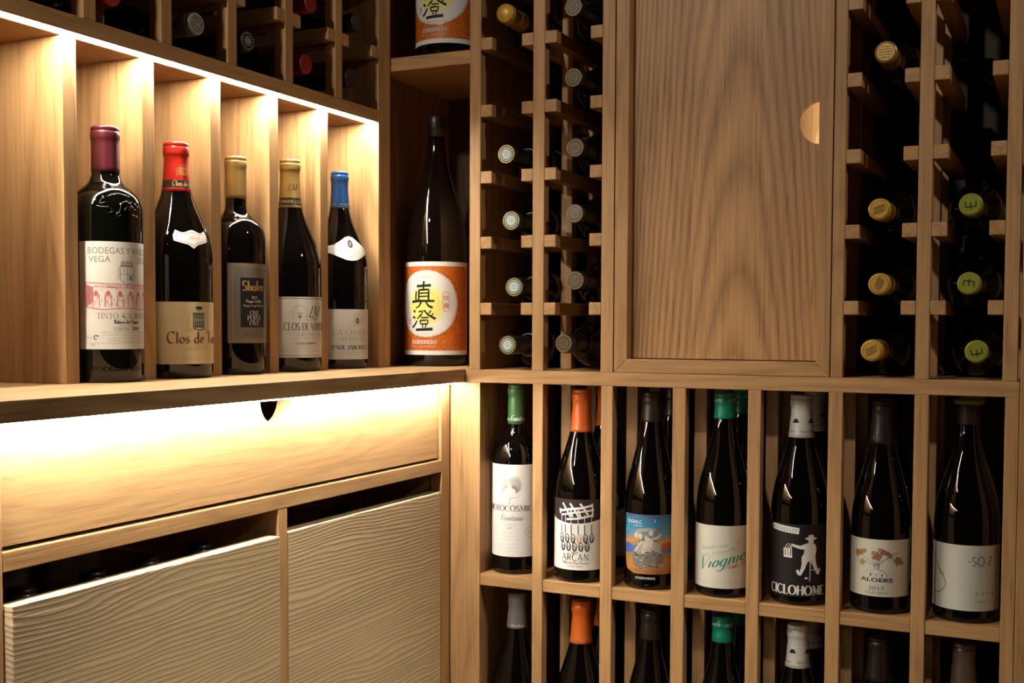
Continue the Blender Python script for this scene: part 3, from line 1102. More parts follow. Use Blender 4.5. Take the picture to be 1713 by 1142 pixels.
# --- second niche: burgundy bottle, red capsule
x, y = -1.0614, 1.2005
pf = Prof(0.307, 0.0458, 0.152, 0.245, 0.0150)
t = bottle('burgundy bottle with red capsule and ivory blackletter label in a lit niche', (x, y, ZT), pf, M_GLASS, group=GN)
cp = capsule(pf, 0.2425, 0.2895, 0.0167, [F_RED, F_BLACK], t, [(0.2470, 0.2570, 1)])
a = Art()
a.drawn('Clos de Tart', 6, 2.4, 7.0, GOLD, 'C', 32, 0.22, 0.06, False, 0.0, 35)
ink_cap = wrap('capsule_print', a, pf, 0.2470, facing(x, y, 20), t, 0.0008)
a = Art()
for k in range(9):
    a.line([(-7 + k * 1.7, 0 + (k % 2)), (-7 + k * 1.7, 9 + 2.5 * sin(k * pi / 8))], 0.5, GOLD)
a.line([(-6, 11), (0, 15), (7, 11)], 0.8, GOLD)
a.ring(0, 6, 5, 4.5, 0.6, GOLD, 16)
a.line([(-8.5, 0), (-8.5, 10), (8.5, 10), (8.5, 0)], 0.45, GOLD)
wrap('capsule_print', a, pf, 0.2625, facing(x, y, 34), t, 0.0008)
a = Art()
sh = [(-24, 15)] + [(-24 + 48 * k / 20, 20.5 + 1.8 * cos(k / 20 * 4 * pi)) for k in range(1, 20)] + [(24, 15), (23, 8), (15, 5.5), (6, 3), (0, -2), (-6, 3), (-15, 5.5), (-23, 8)]
a.poly(sh, PAPERW)
a.line([(p[0] * 0.85, 11 + (p[1] - 11) * 0.72) for p in sh], 0.6, RED, True)
a.sans('2011', 2, 10, 4.6, GOLD, 'C', 14)
wrap('neck_band', a, pf, 0.1690, facing(x, y, 28), t)
a = Art()
a.rect(-62, 62, 0, 80, PAPERY)
a.rect(-9, 9, 47, 66, principled('ink_petrol', (0.035, 0.07, 0.06), 0.6))
for k in range(6):
    a.line([(-7.5 + k * 3, 49), (-7.5 + k * 3, 64)], 0.7, PAPERY)
a.line([(-8, 57), (8, 57)], 0.8, PAPERY)
a.line([(-9, 46), (0, 43.5), (9, 46)], 1.2, BLACK)
a.line([(-9, 67), (-14, 66), (-16, 48), (-13, 46)], 0.6, GOLD)
a.line([(9, 67), (14, 66), (16, 48), (13, 46)], 0.6, GOLD)
for sx in (-1, 1):
    for k in range(3):
        a.ell(sx * (17 - k * 2.6), 44.5 - (k % 2) * 2, 1, 1.4, GOLD, 8, False)
a.ell(0, 72.5, 5.5, 1.6, BLACK, 16, False)
a.line([(-4, 71), (0, 68.5), (5, 71.5)], 0.8, BLACK)
a.drawn('Clos de Tart', -42, 27, 14.5, BROWN, 'L', 84, 0.20, 0.05, False, 0.0, 30)
a.drawn('GRAND CRU', 0, 18, 3.8, GOLD, 'C', 38, 0.12, 0.05)
a.drawn('MONOPOLE', 0, 5.0, 4.2, GOLD, 'C', 46, 0.10, 0.05, False, track=0.5)
wrap('label', a, pf, 0.0188, facing(x, y, 36), t)

# --- third niche: gold capsule, slate label
x, y = -1.0676, 1.3293
pf = Prof(0.306, 0.0410, 0.187, 0.226, 0.0142, 'bord', 0.0003)
t = bottle('claret bottle with gold capsule and slate grey label in the middle lit niche', (x, y, ZT), pf, M_GLASS, group=GN)
capsule(pf, 0.2467, 0.2885, 0.0154, [F_GOLD], t, ())
a = Art()
SLATE = principled('paper_slate', (0.17, 0.150, 0.128), 0.45, 0.35)
a.rect(-39, 39, 0, 111, SLATE)
for d in (2.0, 4.6):
    a.line([(-39 + d * 1.6, d), (39 - d * 1.6, d), (39 - d * 1.6, 111 - d), (-39 + d * 1.6, 111 - d)], 0.6, GOLD, True)
a.rect(-21, 21, 22, 91, BLACK)
a.drawn('Shafer', 0, 73, 13.5, GOLD, 'C', 37, 0.20, 0.06, False)
a.sans('2013', 0, 62, 3.6, WHITE, 'C')
a.drawn('Napa Valley', 0, 56.5, 4.4, WHITE, 'C', 27, 0.14, 0.07, False)
a.drawn('Stags Leap District', 0, 51, 3.2, WHITE, 'C', 34, 0.13, 0.07, False)
a.drawn('ONE', 0, 39, 6.0, WHITE, 'C', 16, 0.14)
a.drawn('POINT', 0, 32, 6.0, WHITE, 'C', 23, 0.14)
a.drawn('FIVE', 0, 25, 6.0, WHITE, 'C', 17, 0.14)
a.fine(-14, 14, 14.5, 1.6, BLACK, 1)
a.fine(-17, 17, 10.5, 1.6, BLACK, 2)
wrap('label', a, pf, 0.0440, facing(x, y, 37), t)

# --- fourth niche: gold capsule with black band, cream label
x, y = -1.0671, 1.4562
pf = Prof(0.318, 0.0462, 0.148, 0.247, 0.0140)
t = bottle('burgundy bottle with gold capsule, black band and cream label in a lit niche', (x, y, ZT), pf, M_GLASS, group=GN)
capsule(pf, 0.2450, 0.3010, 0.0157, [F_GOLD2, F_BLACK], t, [(0.2485, 0.2600, 1)])
a = Art()
a.sans('DOMAINE  LUCIEN', 0, 3.2, 4.2, GOLD, 'C', 42, 0, 0.02)
wrap('capsule_print', a, pf, 0.2490, facing(x, y, 12), t, 0.0008)
a = Art()
a.drawn('LM', 0, 0, 10, BLACK, 'C', 13, 0.10, 0.03, False, 0.35, 20, -0.2)
a.line([(-7, -2), (4, 1), (8, 6)], 0.4, BLACK)
wrap('capsule_print', a, pf, 0.2710, facing(x, y, 10), t, 0.0008)
a = Art()
a.rect(-64, 64, 0, 90, PAPER)
OLIVE = ink('olive', (0.20, 0.17, 0.07))
a.line([(-64, 87.5), (64, 87.5)], 1.2, OLIVE)
a.line([(-64, 3.2), (64, 3.2)], 0.8, OLIVE)
for k in range(26):
    q = 2 * pi * k / 26 + 0.5
    rr = 11 + (k % 3)
    if sin(q) > -0.75:
        a.ell(-20 + rr * cos(q), 67 + rr * 0.85 * sin(q), 0.8, 0.6, GREY, 7, False)
        a.ell(-20 + (rr - 4) * cos(q), 67 + (rr - 4) * 0.85 * sin(q) + 2, 0.45, 0.4, GREY, 6, False)
a.line([(-25, 66), (-15, 66)], 0.7, GREY)
a.line([(-24, 64), (-16, 64)], 0.5, GREY)
a.ell(-20, 60.5, 2.4, 2.8, GREY, 14, False)
a.drawn('LM', 4, 60, 17, BLACK, 'C', 21, 0.09, 0.03, False, 0.38, 15, -0.25)
a.line([(-9, 62), (-2, 60), (7, 57), (12, 58)], 0.7, BLACK)
a.sans('· ·  A · D  1924 ·', -2, 55, 2.6, GREY, 'C', 26)
a.drawn('CLOS DE VOUGEOT', -44, 40.5, 11.0, GREY, 'L', 88, 0.17, 0.05)
a.drawn('GRAND CRU', 0, 32, 5.0, GREY, 'C', 46, 0.12, 0.05)
a.fine(-30, 32, 28, 1.6, GREY, 2)
a.sans('LUCIEN LE MOINE', -27, 19.5, 3.4, BROWN, 'L', 34, 0, 0.01)
for k, v in enumerate((15.5, 12, 8.5)):
    a.fine(-27, 12, v, 1.8, LGREY, k + 3)
a.fine(-50, -40, 14, 1.6, LGREY, 9)
a.fine(-50, -34, 9, 1.8, LGREY, 10)
wrap('label', a, pf, 0.0212, facing(x, y, 42), t)

# --- fifth niche: blue capsule, white neck label
x, y = -1.0669, 1.5890
pf = Prof(0.3157, 0.0446, 0.155, 0.250, 0.0131)
t = bottle('burgundy bottle with blue capsule and white neck label in the rightmost lit niche', (x, y, ZT), pf, M_GLASS, group=GN)
capsule(pf, 0.2562, 0.3000, 0.0146, [F_BLUE], t)
a = Art()
a.sans('APELLE    LA CHAPELLE', 0, 3.4, 2.8, SILV, 'C', 48)
a.line([(-25, 1), (25, 1)], 0.4, SILV)
wrap('capsule_print', a, pf, 0.2580, facing(x, y, 15), t, 0.0008)
a = Art()
top = [(-55, 21), (-40, 21), (-28, 23), (-16, 30), (-8, 35.5), (0, 37.5), (8, 35.5), (16, 30), (28, 23), (40, 21), (55, 21)]
bot = [(55, 12), (40, 11.5), (28, 8), (16, 2.5), (8, -1), (0, -2), (-8, -1), (-16, 2.5), (-28, 8), (-40, 11.5), (-55, 12)]
a.poly(top + bot, PAPERW)
a.ell(0, 25, 4.6, 6.4, NAVY, 24, False)
a.ell(0, 25, 2.2, 3.8, GOLD, 16, False)
a.sans('LA CHAPELLE', 3, 11, 2.6, LGREY, 'C', 24)
a.sans('2003', 3, 5.0, 3.4, LGREY, 'C', 10)
a.sans('HERMITAGE', -36, 14.5, 2.4, LGREY, 'C', 16)
wrap('neck_band', a, pf, 0.1735, facing(x, y, 26), t)
a = Art()
a.rect(-62, 62, 0, 79.6, PAPER)
a.ell(0, 61, 3.4, 4.6, NAVY, 20, False)
a.ell(0, 61, 1.6, 2.6, SILV, 12, False)
for k in range(14):
    q = 2 * pi * k / 14
    a.line([(5 * cos(q), 61 + 5.6 * sin(q)), (9 * cos(q + .3), 61 + 8.4 * sin(q + .3))], 0.8, GOLD)
a.line([(-6, 70), (0, 73), (6, 70)], 0.9, GOLD)
a.drawn('LA CHAPELLE', -41, 39, 7.6, GREY, 'L', 82, 0.11, 0.04)
a.drawn('HERMITAGE', -29, 30, 5.6, GREY, 'L', 60, 0.10, 0.04, track=0.35)
a.drawn('PAUL JABOULET', -42, 16, 6.4, NAVY, 'L', 66, 0.20, 0.07)
a.drawn('AÎNÉ', 28, 16, 6.4, NAVY, 'L', 18, 0.20, 0.07)
a.fine(-28, 36, 11, 1.7, LGREY, 4)
wrap('label', a, pf, 0.0152, facing(x, y, 38), t)

# ------------------------------------------------------------------ the two large brown bottles in the corner
OCHRE = principled('print_orange', (0.60, 0.125, 0.012), 0.5)
OCH2 = principled('print_amber', (0.72, 0.29, 0.03), 0.5)
OCH3 = principled('print_rust', (0.30, 0.045, 0.010), 0.5)


def sake(label, x, y, z, deg):
    pf = Prof(0.429, 0.0545, 0.190, 0.385, 0.0150)
    # a long slender shoulder
    rows = [(0.0, 0.049), (0.002, 0.052), (0.006, 0.0538), (0.012, 0.0545), (0.10, 0.0545)]
    for k in range(0, 25):
        u = k / 24
        f = interp(smooth_tab([(0, 1), (0.12, 0.985), (0.28, 0.90), (0.45, 0.68), (0.62, 0.40), (0.76, 0.20), (0.88, 0.075), (1.0, 0.0)]), u)
        rows.append((0.186 + (0.392 - 0.186) * u, 0.0138 + (0.0545 - 0.0138) * f))
    rows += [(0.425, 0.0138), (0.427, 0.0125)]
    pf.rows = rows
    t = bottle(label, (x, y, z), pf, M_SAKE, 'sake bottle', 'large brown bottles in the corner', 'sake_bottle')
    c = [(0.394, 0.0148), (0.3945, 0.0156), (0.407, 0.0156), (0.4075, 0.0163), (0.4095, 0.0167), (0.427, 0.0167), (0.4285, 0.0160), (0.429, 0.0145)]
    lathe('cap', c, F_BLACK, t, close_bottom=False)
    a = Art()
    a.rect(-86, 86, 0, 158, PAPERW)
    a.rect(-86, 82, 7.5, 150.5, OCHRE)
    rnd = random.Random(11)
    # woven diagonal pattern
    step = 3.1
    for i in range(-28, 28):
        for j in range(0, 46):
            u, v = i * step + (j % 2) * step / 2, 9 + j * step
            if u < -84 or u > 79 or v > 147.5:
                continue
            if ((u + 7) / 55) ** 2 + ((v - 87) / 54) ** 2 < 1:
                continue
            d = 1 if ((i // 2 + j // 3) % 2) else -1
            if rnd.random() < 0.22:
                continue
            m = OCH2 if rnd.random() < 0.55 else OCH3
            a.parts.append(([(u - 1.5, v - 1.5 * d - .42), (u + 1.5, v + 1.5 * d - .42), (u + 1.5, v + 1.5 * d + .42), (u - 1.5, v - 1.5 * d + .42)], [(0, 1, 2, 3)], m, 4, False))
    a.layer = 5
    a.ell(-6, 87, 58, 57.5, GOLD, 60)
    a.ell(-6, 87, 57.2, 56.7, PAPERW, 60)
    a.ell(-6, 84, 34, 35, principled('print_pale_yellow', (0.80, 0.76, 0.36), 0.55), 48)
    a.ell(-7, 84, 27, 29, principled('print_yellow', (0.80, 0.73, 0.17), 0.55), 48)
    for q in range(2):
        a.ring(-7, 84, 24 - q * 8, 25 - q * 8, 0.4, principled('print_pale_yellow', (0.80, 0.76, 0.36), 0.55))
    K = lambda pts, w, w2=None: a.line([(p[0] - 11, p[1]) for p in pts], w, BLACK, False, w2)
    # upper character
    K([(-12, 116.5), (14, 118)], 4.2, 4.6)
    K([(2, 125), (1, 120), (1, 110)], 3.6, 3.0)
    K([(-13, 108), (-14, 98), (-13, 89)], 3.0)
    K([(-8, 110), (-8, 93)], 3.2)
    K([(-8, 110), (10, 111), (10, 93)], 3.4, 3.2)
    K([(-7, 104.5), (9, 105)], 2.6)
    K([(-7, 99), (9, 99.5)], 2.6)
    K([(-22, 90), (-10, 91.5), (20, 91.5)], 4.6, 3.6)
    K([(-3, 90), (-7, 83), (-14, 79)], 3.6, 2.0)
    K([(5, 90), (10, 83), (17, 80)], 2.6, 4.0)
    # lower character
    K([(-18, 76), (-15, 72)], 4.0, 3.2)
    K([(-20, 65), (-15, 62)], 4.2, 3.0)
    K([(-21, 46), (-16, 51), (-11, 58)], 4.2, 2.4)
    K([(-8, 73), (0, 75), (-3, 68), (-11, 61)], 3.0, 2.2)
    K([(-7, 68), (-3, 65)], 2.2)
    K([(2, 76), (9, 68), (22, 61)], 2.6, 4.2)
    K([(14, 75), (10, 70)], 2.8, 2.0)
    K([(18, 70), (14, 66)], 2.6, 2.0)
    K([(-3, 63), (10, 63.5)], 2.6)
    K([(-5, 58.5), (9, 59), (8, 52.5)], 2.8, 2.6)
    K([(-5, 58.5), (-4, 52.5), (8, 52.5)], 2.8, 2.6)
    K([(-1, 51), (0, 46)], 2.2)
    K([(6, 51.5), (4, 46)], 2.2)
    K([(-14, 42.5), (17, 44)], 4.4, 5.0)
    a.sans('日本清酒', -13, 130.5, 3.4, LGREY, 'C', 26)
    a.line([(23, 78), (23, 103), (26, 106.5), (31, 106.5), (34, 103), (34, 78), (31, 74.5), (26, 74.5)], 0.7, PINK, True)
    a.sans('特', 28.5, 93, 6.5, PINK)
    a.sans('撰', 28.5, 80, 6.5, PINK)
    for k, v in enumerate((57, 52)):
        a.sans('蔵元'[k], -38, v, 3.6, PINK)
    a.sans('MASUMI SAKE', -12, 34.2, 2.4, LGREY, 'C', 26)
    a.fine(-20, -3, 31, 1.5, LGREY, 3)
    a.sans('宮坂醸造株式会社', -33, 19, 5.6, WHITE, 'L', 46)
    a.sans('諏訪市', 20, 20, 3.2, OCH2, 'L', 16)
    a.fine(-34, 12, 14, 1.7, WHITE, 4)
    a.fine(38, 52, 12, 1.7, WHITE, 5)
    wrap('label', a, pf, 0.0195, facing(x, y, deg), t)
    a = Art()
    a.sans('1800', -18, 0, 4, M_SAKE, 'C', 16)
    wrap('relief', a, pf, 0.009, facing(x, y, deg), t, 0.0006)
    return t


sk = sake('large brown bottle with orange woven label standing on the worktop corner', -0.9975, 1.782, ZT, -12)
s2 = sake('large brown bottle with orange label on the shelf above, cut by the picture top', -0.9570, 1.751, 0.4426, -15)

# ------------------------------------------------------------------ standing bottles, front row of the base rack
GB = 'standing bottles in the upper tier of the base rack'
GB2 = 'bottles standing behind the front row of the base rack'
GB3 = 'standing bottles in the lower tier of the base rack'
front = []

# bay 1: green capsule, white label with wings
x, y = -0.8030, 1.700
pf = Prof(0.302, 0.0380, 0.182, 0.222, 0.0128, 'bord', 0.0006)
t = bottle('claret bottle with green capsule and winged white label in the first bay', (x, y, SH1), pf, M_GLASS, group=GB)
capsule(pf, 0.2380, 0.2845, 0.0142, [F_GREEN], t)
a = Art()
a.drawn('Frontonio', 4, 3.5, 9, WHITE, 'C', 30, 0.13, 0.05, False, 0.35, 15)
a.drawn('ino', -17, 3.5, 7, WHITE, 'C', 7, 0.13, 0.05, False, 0.35, 15)
wrap('capsule_print', a, pf, 0.2400, facing(x, y, 4), t, 0.0008)
a = Art()
a.rect(-60, 60, 0, 147, PAPERW)
for sx in (-1, 1):
    m = LGREY if sx < 0 else GREY
    for k in range(9):
        q = radians(18 + k * 11)
        r1, r2 = 8 + 0.3 * k, 17 + 9 * sin(k / 8 * pi * 0.75)
        cx_, cy_ = sx * 6, 104
        ex, ey = cx_ + sx * r2 * cos(q) * 0.72, cy_ + r2 * sin(q)
        bx, by = cx_ + sx * r1 * cos(q) * 0.5, cy_ - 5 + r1 * sin(q)
        px_, py_ = -(ey - by) * 0.13, (ex - bx) * 0.13
        a.line([(bx, by), ((bx + ex) / 2 + px_, (by + ey) / 2 + py_), (ex, ey), ((bx + ex) / 2 - px_, (by + ey) / 2 - py_)], 0.45, m, True)
        a.line([(bx, by), (ex, ey)], 0.3, m)
    a.line([(sx * 15, 98), (sx * 9, 94), (sx * 3, 95), (0, 92)], 0.5, m)
a.line([(0, 94), (0, 84)], 0.5, GREY)
a.drawn('MICROCÓSMICO', 0, 73, 8.8, BLACK, 'C', 94, 0.15, 0.045)
a.drawn('Frontonio', 2, 58, 9.6, GREY, 'C', 36, 0.13, 0.045, False, 0.35, 15)
a.sans('VALDEJALÓN', 0, 50.5, 2.6, LGREY, 'C', 21)
a.sans('2017', 0, 44.5, 3.0, GREY, 'C', 9)
for k, (v, w) in enumerate(((37.5, 12), (32, 10), (27, 17), (19.5, 14), (13.5, 19), (9, 9))):
    a.fine(-w, w, v, 2.0, LGREY, k)
a.ring(33, 39, 8, 8, 0.7, LGREY)
a.drawn('VI', 33, 36, 6, LGREY, 'C', 8, 0.1, 0.05)
wrap('label', a, pf, 0.0287, facing(x, y, -15), t)
front.append(t)

# bay 2: orange capsule
x, y = -0.6868, 1.693
pf = Prof(0.297, 0.0412, 0.128, 0.236, 0.0140)
t = bottle('bottle with orange capsule and white label with dark top band, second bay', (x, y, SH1), pf, M_GLASS, group=GB)
capsule(pf, 0.2313, 0.2790, 0.0155, [F_ORANGE], t)
SALM = ink('salmon', (0.72, 0.36, 0.20))
a = Art()
a.drawn('ARCAN  ARCAN  ARCAN', -6, 2.2, 5.4, SALM, 'C', 80, 0.10, 0.05)
wrap('capsule_print', a, pf, 0.2320, facing(x, y, 0), t, 0.0008)
a = Art()
a.rect(-52, 52, 0, 109, PAPERW)
DK = ink('aubergine', (0.035, 0.022, 0.024))
bot = [(-52 + 104 * k / 24, 74 + 0.0035 * (-52 + 104 * k / 24) ** 2 - (6 if k > 12 else 6) + 4) for k in range(25)]
a.poly([(-52, 109.2)] + bot + [(52, 109.2)], DK)
CW = lambda pts, w=3.0: a.line(pts, w, WHITE)
CW([(-27, 90), (-8, 94), (10, 96), (27, 100)], 3.6)
CW([(-24, 84), (0, 89), (30, 93)], 2.8)
CW([(-14, 78), (6, 80), (29, 85)], 3.2)
CW([(-27, 94), (-26, 86)], 3.4)
CW([(27, 103), (28, 82)], 2.8)
for u in (-21, -8, 8):
    CW([(u, 103), (u + 8, 92), (u + 14, 82)], 3.0)
for u in (-3, 9, 21):
    CW([(u, 82), (u - 4, 93)], 2.4)
for u in (-23, -16, -6, 5, 15, 26):
    a.line([(u, 86), (u, 68)], 0.9, WHITE)
    a.line([(u, 70), (u + 0.3, 56)], 1.2, BLACK)
for r_, n, v in ((0, 6, 49), (1, 5, 36)):
    for k in range(n):
        u = -22 + k * 9.6 + r_ * 2.5
        m = SALM if (r_ == 0 and k == 3) else BLACK
        a.ring(u, v, 3.2, 6.6, 1.1, m, 20)
        a.ring(u + 0.2, v - 1.8, 1.7, 3.6, 0.8, m, 16)
a.sans('2014', 0, 25.8, 3.2, BROWN, 'C', 10)
a.drawn('ARCAN', 0, 15.0, 10, BLACK, 'C', 43, 0.10, 0.06, False, track=0.12)
a.drawn('Albariño Rías Baixas', 0, 9.6, 4.2, BROWN, 'C', 42, 0.12, 0.07, False)
a.drawn('Val do Salnés', 0, 4.6, 3.6, PINK, 'C', 24, 0.12, 0.07, False)
wrap('label', a, pf, 0.0203, facing(x, y, -13), t)
front.append(t)

# bay 3: dark capsule, painted label
x, y = -0.5720, 1.695
pf = Prof(0.296, 0.0410, 0.108, 0.243, 0.0140)
t = bottle('bottle with dark capsule and painted blue and orange label, third bay', (x, y, SH1), pf, M_GLASS, group=GB)
capsule(pf, 0.2510, 0.2790, 0.0155, [F_DKBR], t)
a = Art()
left = lambda v: -42 + (0 if v > 24 else 20 * (1 - sqrt(max(0, 1 - ((24 - v) / 24) ** 2))))
bands = [(0, (0.42, 0.16, 0.03)), (8, (0.50, 0.21, 0.04)), (17, (0.46, 0.22, 0.07)), (26, (0.33, 0.19, 0.10)), (33, (0.10, 0.16, 0.36)), (41, (0.42, 0.22, 0.12)), (47, (0.55, 0.26, 0.06)),
         (53, (0.25, 0.24, 0.25)), (59, (0.10, 0.26, 0.36)), (66, (0.04, 0.24, 0.40)), (73, (0.03, 0.20, 0.36)), (80, (0.05, 0.16, 0.30)), (85, (0.06, 0.10, 0.22))]
for k, (v, c) in enumerate(bands):
    v2 = bands[k + 1][0] if k + 1 < len(bands) else 89.5
    n = 6
    wav = lambda vv, u: 0 if vv in (0, 89.5) else 2.2 * sin(u * 0.11 + vv) + 1.2 * sin(u * 0.31 + vv * 2)
    us = [left(v) + (42 - left(v)) * q / 14 for q in range(15)]
    ut = [left(v2) + (42 - left(v2)) * q / 14 for q in range(15)]
    m = principled('paint_%d' % k, c, 0.5)
    a.poly([(u, v + wav(v, u)) for u in us] + [(u, v2 + wav(v2, u)) for u in ut[::-1]], m)
    a.layer = 1
a.layer = 2
FL = principled('paint_flesh', (0.42, 0.36, 0.27), 0.5)
FL2 = principled('paint_shade', (0.19, 0.16, 0.13), 0.5)
FL3 = principled('paint_light', (0.62, 0.56, 0.45), 0.5)
BLU = principled('paint_cyan', (0.05, 0.42, 0.48), 0.5)
a.poly([(-42, 62), (-34, 66), (-30, 78), (-36, 89.5), (-42, 89.5)], BLU)
a.poly([(-42, 30), (-26, 31), (-22, 40), (-30, 45), (-42, 44)], principled('paint_blue', (0.07, 0.13, 0.42), 0.5))
a.poly([(18, 36), (42, 40), (42, 48), (24, 47)], principled('paint_rust', (0.42, 0.10, 0.05), 0.5))
rnd = random.Random(21)
a.poly([(-22, 12), (-25, 26), (-17, 40), (-12, 52), (-4, 58), (8, 56), (18, 46), (22, 30), (24, 18), (12, 10), (-8, 8)], FL2)
a.ell(-4, 36, 13, 13, FL)
a.ell(9, 38, 12, 11, FL)
a.ell(2, 26, 18, 10, FL2)
a.poly([(-10, 30), (-6, 50), (2, 56), (9, 50), (5, 34)], FL3, False)
a.line([(-8, 50), (-16, 40), (-20, 33)], 3.2, FL3)
a.line([(5, 53), (14, 55), (19, 60)], 2.8, FL3)
a.line([(-18, 62), (-10, 66), (4, 68), (16, 66)], 6.0, FL, False, 3)
a.ell(-18, 58, 3.4, 4.2, FL3, 16, False)
a.ell(-11, 57, 3.4, 4.2, FL3, 16, False)
a.ell(5, 62, 3.4, 4.0, FL3, 16, False)
a.ell(-2, 55, 2.4, 3.0, FL3, 16, False)
a.line([(12, 66), (22, 72), (27, 73)], 2.6, principled('paint_red', (0.40, 0.07, 0.06), 0.5), False, 1)
a.line([(20, 62), (19, 54)], 1.2, FL3)
for k in range(70):
    u, v = rnd.uniform(-20, 18), rnd.uniform(30, 66)
    if abs(u) < 8 + (66 - v) * 0.45:
        a.line([(u, v), (u + rnd.uniform(-3, 4), v + rnd.uniform(-4, 2))], rnd.uniform(0.5, 1.3), rnd.choice([FL, FL, FL2, FL3]))
for k in range(46):
    u, v = rnd.uniform(-22, 24), rnd.uniform(9, 34)
    a.line([(u, v), (u + rnd.uniform(2, 7), v + rnd.uniform(-3, 3))], rnd.uniform(0.6, 1.5), rnd.choice([FL, FL2, FL3, BLACK, bands and MATS['paint_8']]))
for k in range(16):
    u, v = rnd.uniform(-20, 20), rnd.uniform(2, 9)
    a.line([(u, v), (u + rnd.uniform(1, 4), v + rnd.uniform(-4, 4))], 0.9, rnd.choice([FL2, BROWN, FL]))
a.line([(10, 83), (11.4, 80.5), (10, 78.4)], 0.9, WHITE)
a.sans('TOGNLC.', -37, 76, 4.6, WHITE, 'L', 29, 0.1, 0.015)
a.sans('ANPUSA', -22, 71.5, 2.2, WHITE, 'L', 14)
wrap('label', a, pf, 0.0244, facing(x, y, -7), t)
a = Art()
a.sans('(CHARDONNAY)', -4, 0, 3.6, WHITE, 'C', 31, 0.12)
a.line([(-3, -8.5), (-2.3, -8)], 0.7, WHITE)
a.line([(0.5, -8.5), (1.2, -8)], 0.7, WHITE)
wrap('glass_print', a, pf, 0.0165, facing(x, y, -7), t)
front.append(t)

# bay 4: teal capsule, pale label with green script
x, y = -0.4588, 1.695
pf = Prof(0.2985, 0.0408, 0.118, 0.244, 0.0142)
t = bottle('bottle with teal green capsule and pale label with green script, fourth bay', (x, y, SH1), pf, M_GLASS, group=GB)
capsule(pf, 0.2602, 0.2805, 0.0162, [F_TEAL], t)
a = Art()
a.sans('ANTE  ·  ANTE', 0, 6, 4.2, WHITE, 'C', 28)
wrap('capsule_print', a, pf, 0.2790, facing(x, y, 0), t, 0.0026)
a = Art()
PALE = principled('paper_pale', (0.66, 0.61, 0.50), 0.65)
a.rect(-64, 64, 0, 92, PALE)
a.drawn('Nuestro vino', -34, 54, 7.0, TEAL, 'L', 44, 0.08, 0.03, False, 0.45, 10, rise=0.18)
a.drawn('de', 22, 66, 7.0, TEAL, 'L', 7, 0.08, 0.03, False, 0.45, 10)
a.drawn('mas singular', -36, 43, 7.0, TEAL, 'L', 58, 0.08, 0.03, False, 0.45, 10, rise=0.25)
a.drawn('Viognier', -38, 24, 20, TEAL, 'L', 82, 0.14, 0.03, False, 0.42, 12, rise=0.25)
a.drawn('Prado Pons', 4, 27, 9, RED, 'L', 40, 0.10, 0.03, False, 0.45, 10, rise=0.25)
a.line([(36, 33), (50, 35)], 0.8, GREY)
for u0, u1 in ((-40, 48),):
    a.fine(u0, u1, 8, 1.9, LGREY, 1)
wrap('label', a, pf, 0.0142, facing(x, y, -4), t)
front.append(t)

# bay 5: white capsule with hats, black label with a cyclist
x, y = -0.3470, 1.698
pf = Prof(0.298, 0.0412, 0.126, 0.240, 0.0142)
t = bottle('bottle with white capsule and black label with white cyclist, fifth bay', (x, y, SH1), pf, M_GLASS, group=GB)
capsule(pf, 0.2372, 0.2805, 0.0160, [F_WHITE], t)
a = Art()


def hat(u, v, k):
    a.poly([(u - 8 * k, v), (u - 3 * k, v - 1.2 * k), (u + 4 * k, v - 1 * k), (u + 8 * k, v + 0.6 * k), (u + 4.5 * k, v + 1.8 * k), (u + 4 * k, v + 5.5 * k), (u, v + 6.4 * k), (u - 3.6 * k, v + 5.6 * k), (u - 4.2 * k, v + 1.6 * k)], BLACK, False)


hat(-8, 22, 0.80)
hat(15, 22, 0.80)
hat(-31, 22, 0.80)
a.drawn('Gran Casino', 9, 7.5, 4.6, GREY, 'C', 22, 0.12, 0.05, False, 0.3, 10)
a.line([(-20, 8.5), (-9, 8.5)], 1.1, GREY)
a.line([(-24, 3.0), (24, 3.0)], 0.3, LGREY)
wrap('capsule_print', a, pf, 0.2372, facing(x, y, 0), t, 0.0008)
a = Art()
a.rect(-66, 66, 0, 103, ink('label_black', (0.016, 0.012, 0.013)))
a.poly([(-44, 97), (-40, 101), (-34, 101.5), (4, 98), (3, 89), (-34, 92.5), (-40, 93.5)], PAPERW)
a.drawn('GODELLO', -36, 94.2, 4.2, BLACK, 'L', 36, 0.14, 0.07, True, 0, 0, rise=-0.055)
a.ell(-39.5, 96.8, 1.8, 1.8, BLACK, 10, False)
# cyclist seen from behind
n0 = len(a.parts)
a.poly([(17, 57), (16, 50), (12, 43), (12.5, 33), (11, 25), (8.5, 19.5), (5.5, 23.5), (3, 21.5), (4.5, 16), (9, 13), (12, 14.5), (18, 25), (22, 35), (26.5, 37.5), (29.5, 35), (34, 26), (40, 16), (43.5, 14.5), (46.5, 18.5), (48, 24.5), (44.5, 25.5),
        (43.5, 22), (40, 29), (37.5, 38), (36.8, 46), (39, 55), (37.5, 63), (33, 66.5), (27, 67.5), (20, 66)], PAPERW)
a.poly([(20, 66), (10, 62), (0, 63.5), (-6, 65), (-6, 61.5), (1, 59), (10, 56.5), (18, 56)], PAPERW)
a.poly([(23.5, 67), (23.5, 72), (33, 72), (33, 67)], PAPERW, False)
a.poly([(18, 73.5), (23, 71.5), (33, 71.5), (39, 73.5), (38, 75.5), (33.5, 75.5), (33, 79.5), (28.5, 80.5), (24, 79.5), (23.5, 75.5), (18.5, 75.3)], PAPERW, False)
a.line([(27.5, 37), (26.6, 4)], 3.0, PAPERW, False, 1.4)
a.line([(26, 34), (26.5, 12)], 0.6, BLACK)
a.line([(28.6, 34), (28.0, 12)], 0.5, BROWN)
a.rect(18, 23, 8, 11, PAPERW)
a.line([(29, 23), (35, 23)], 1.2, PAPERW)
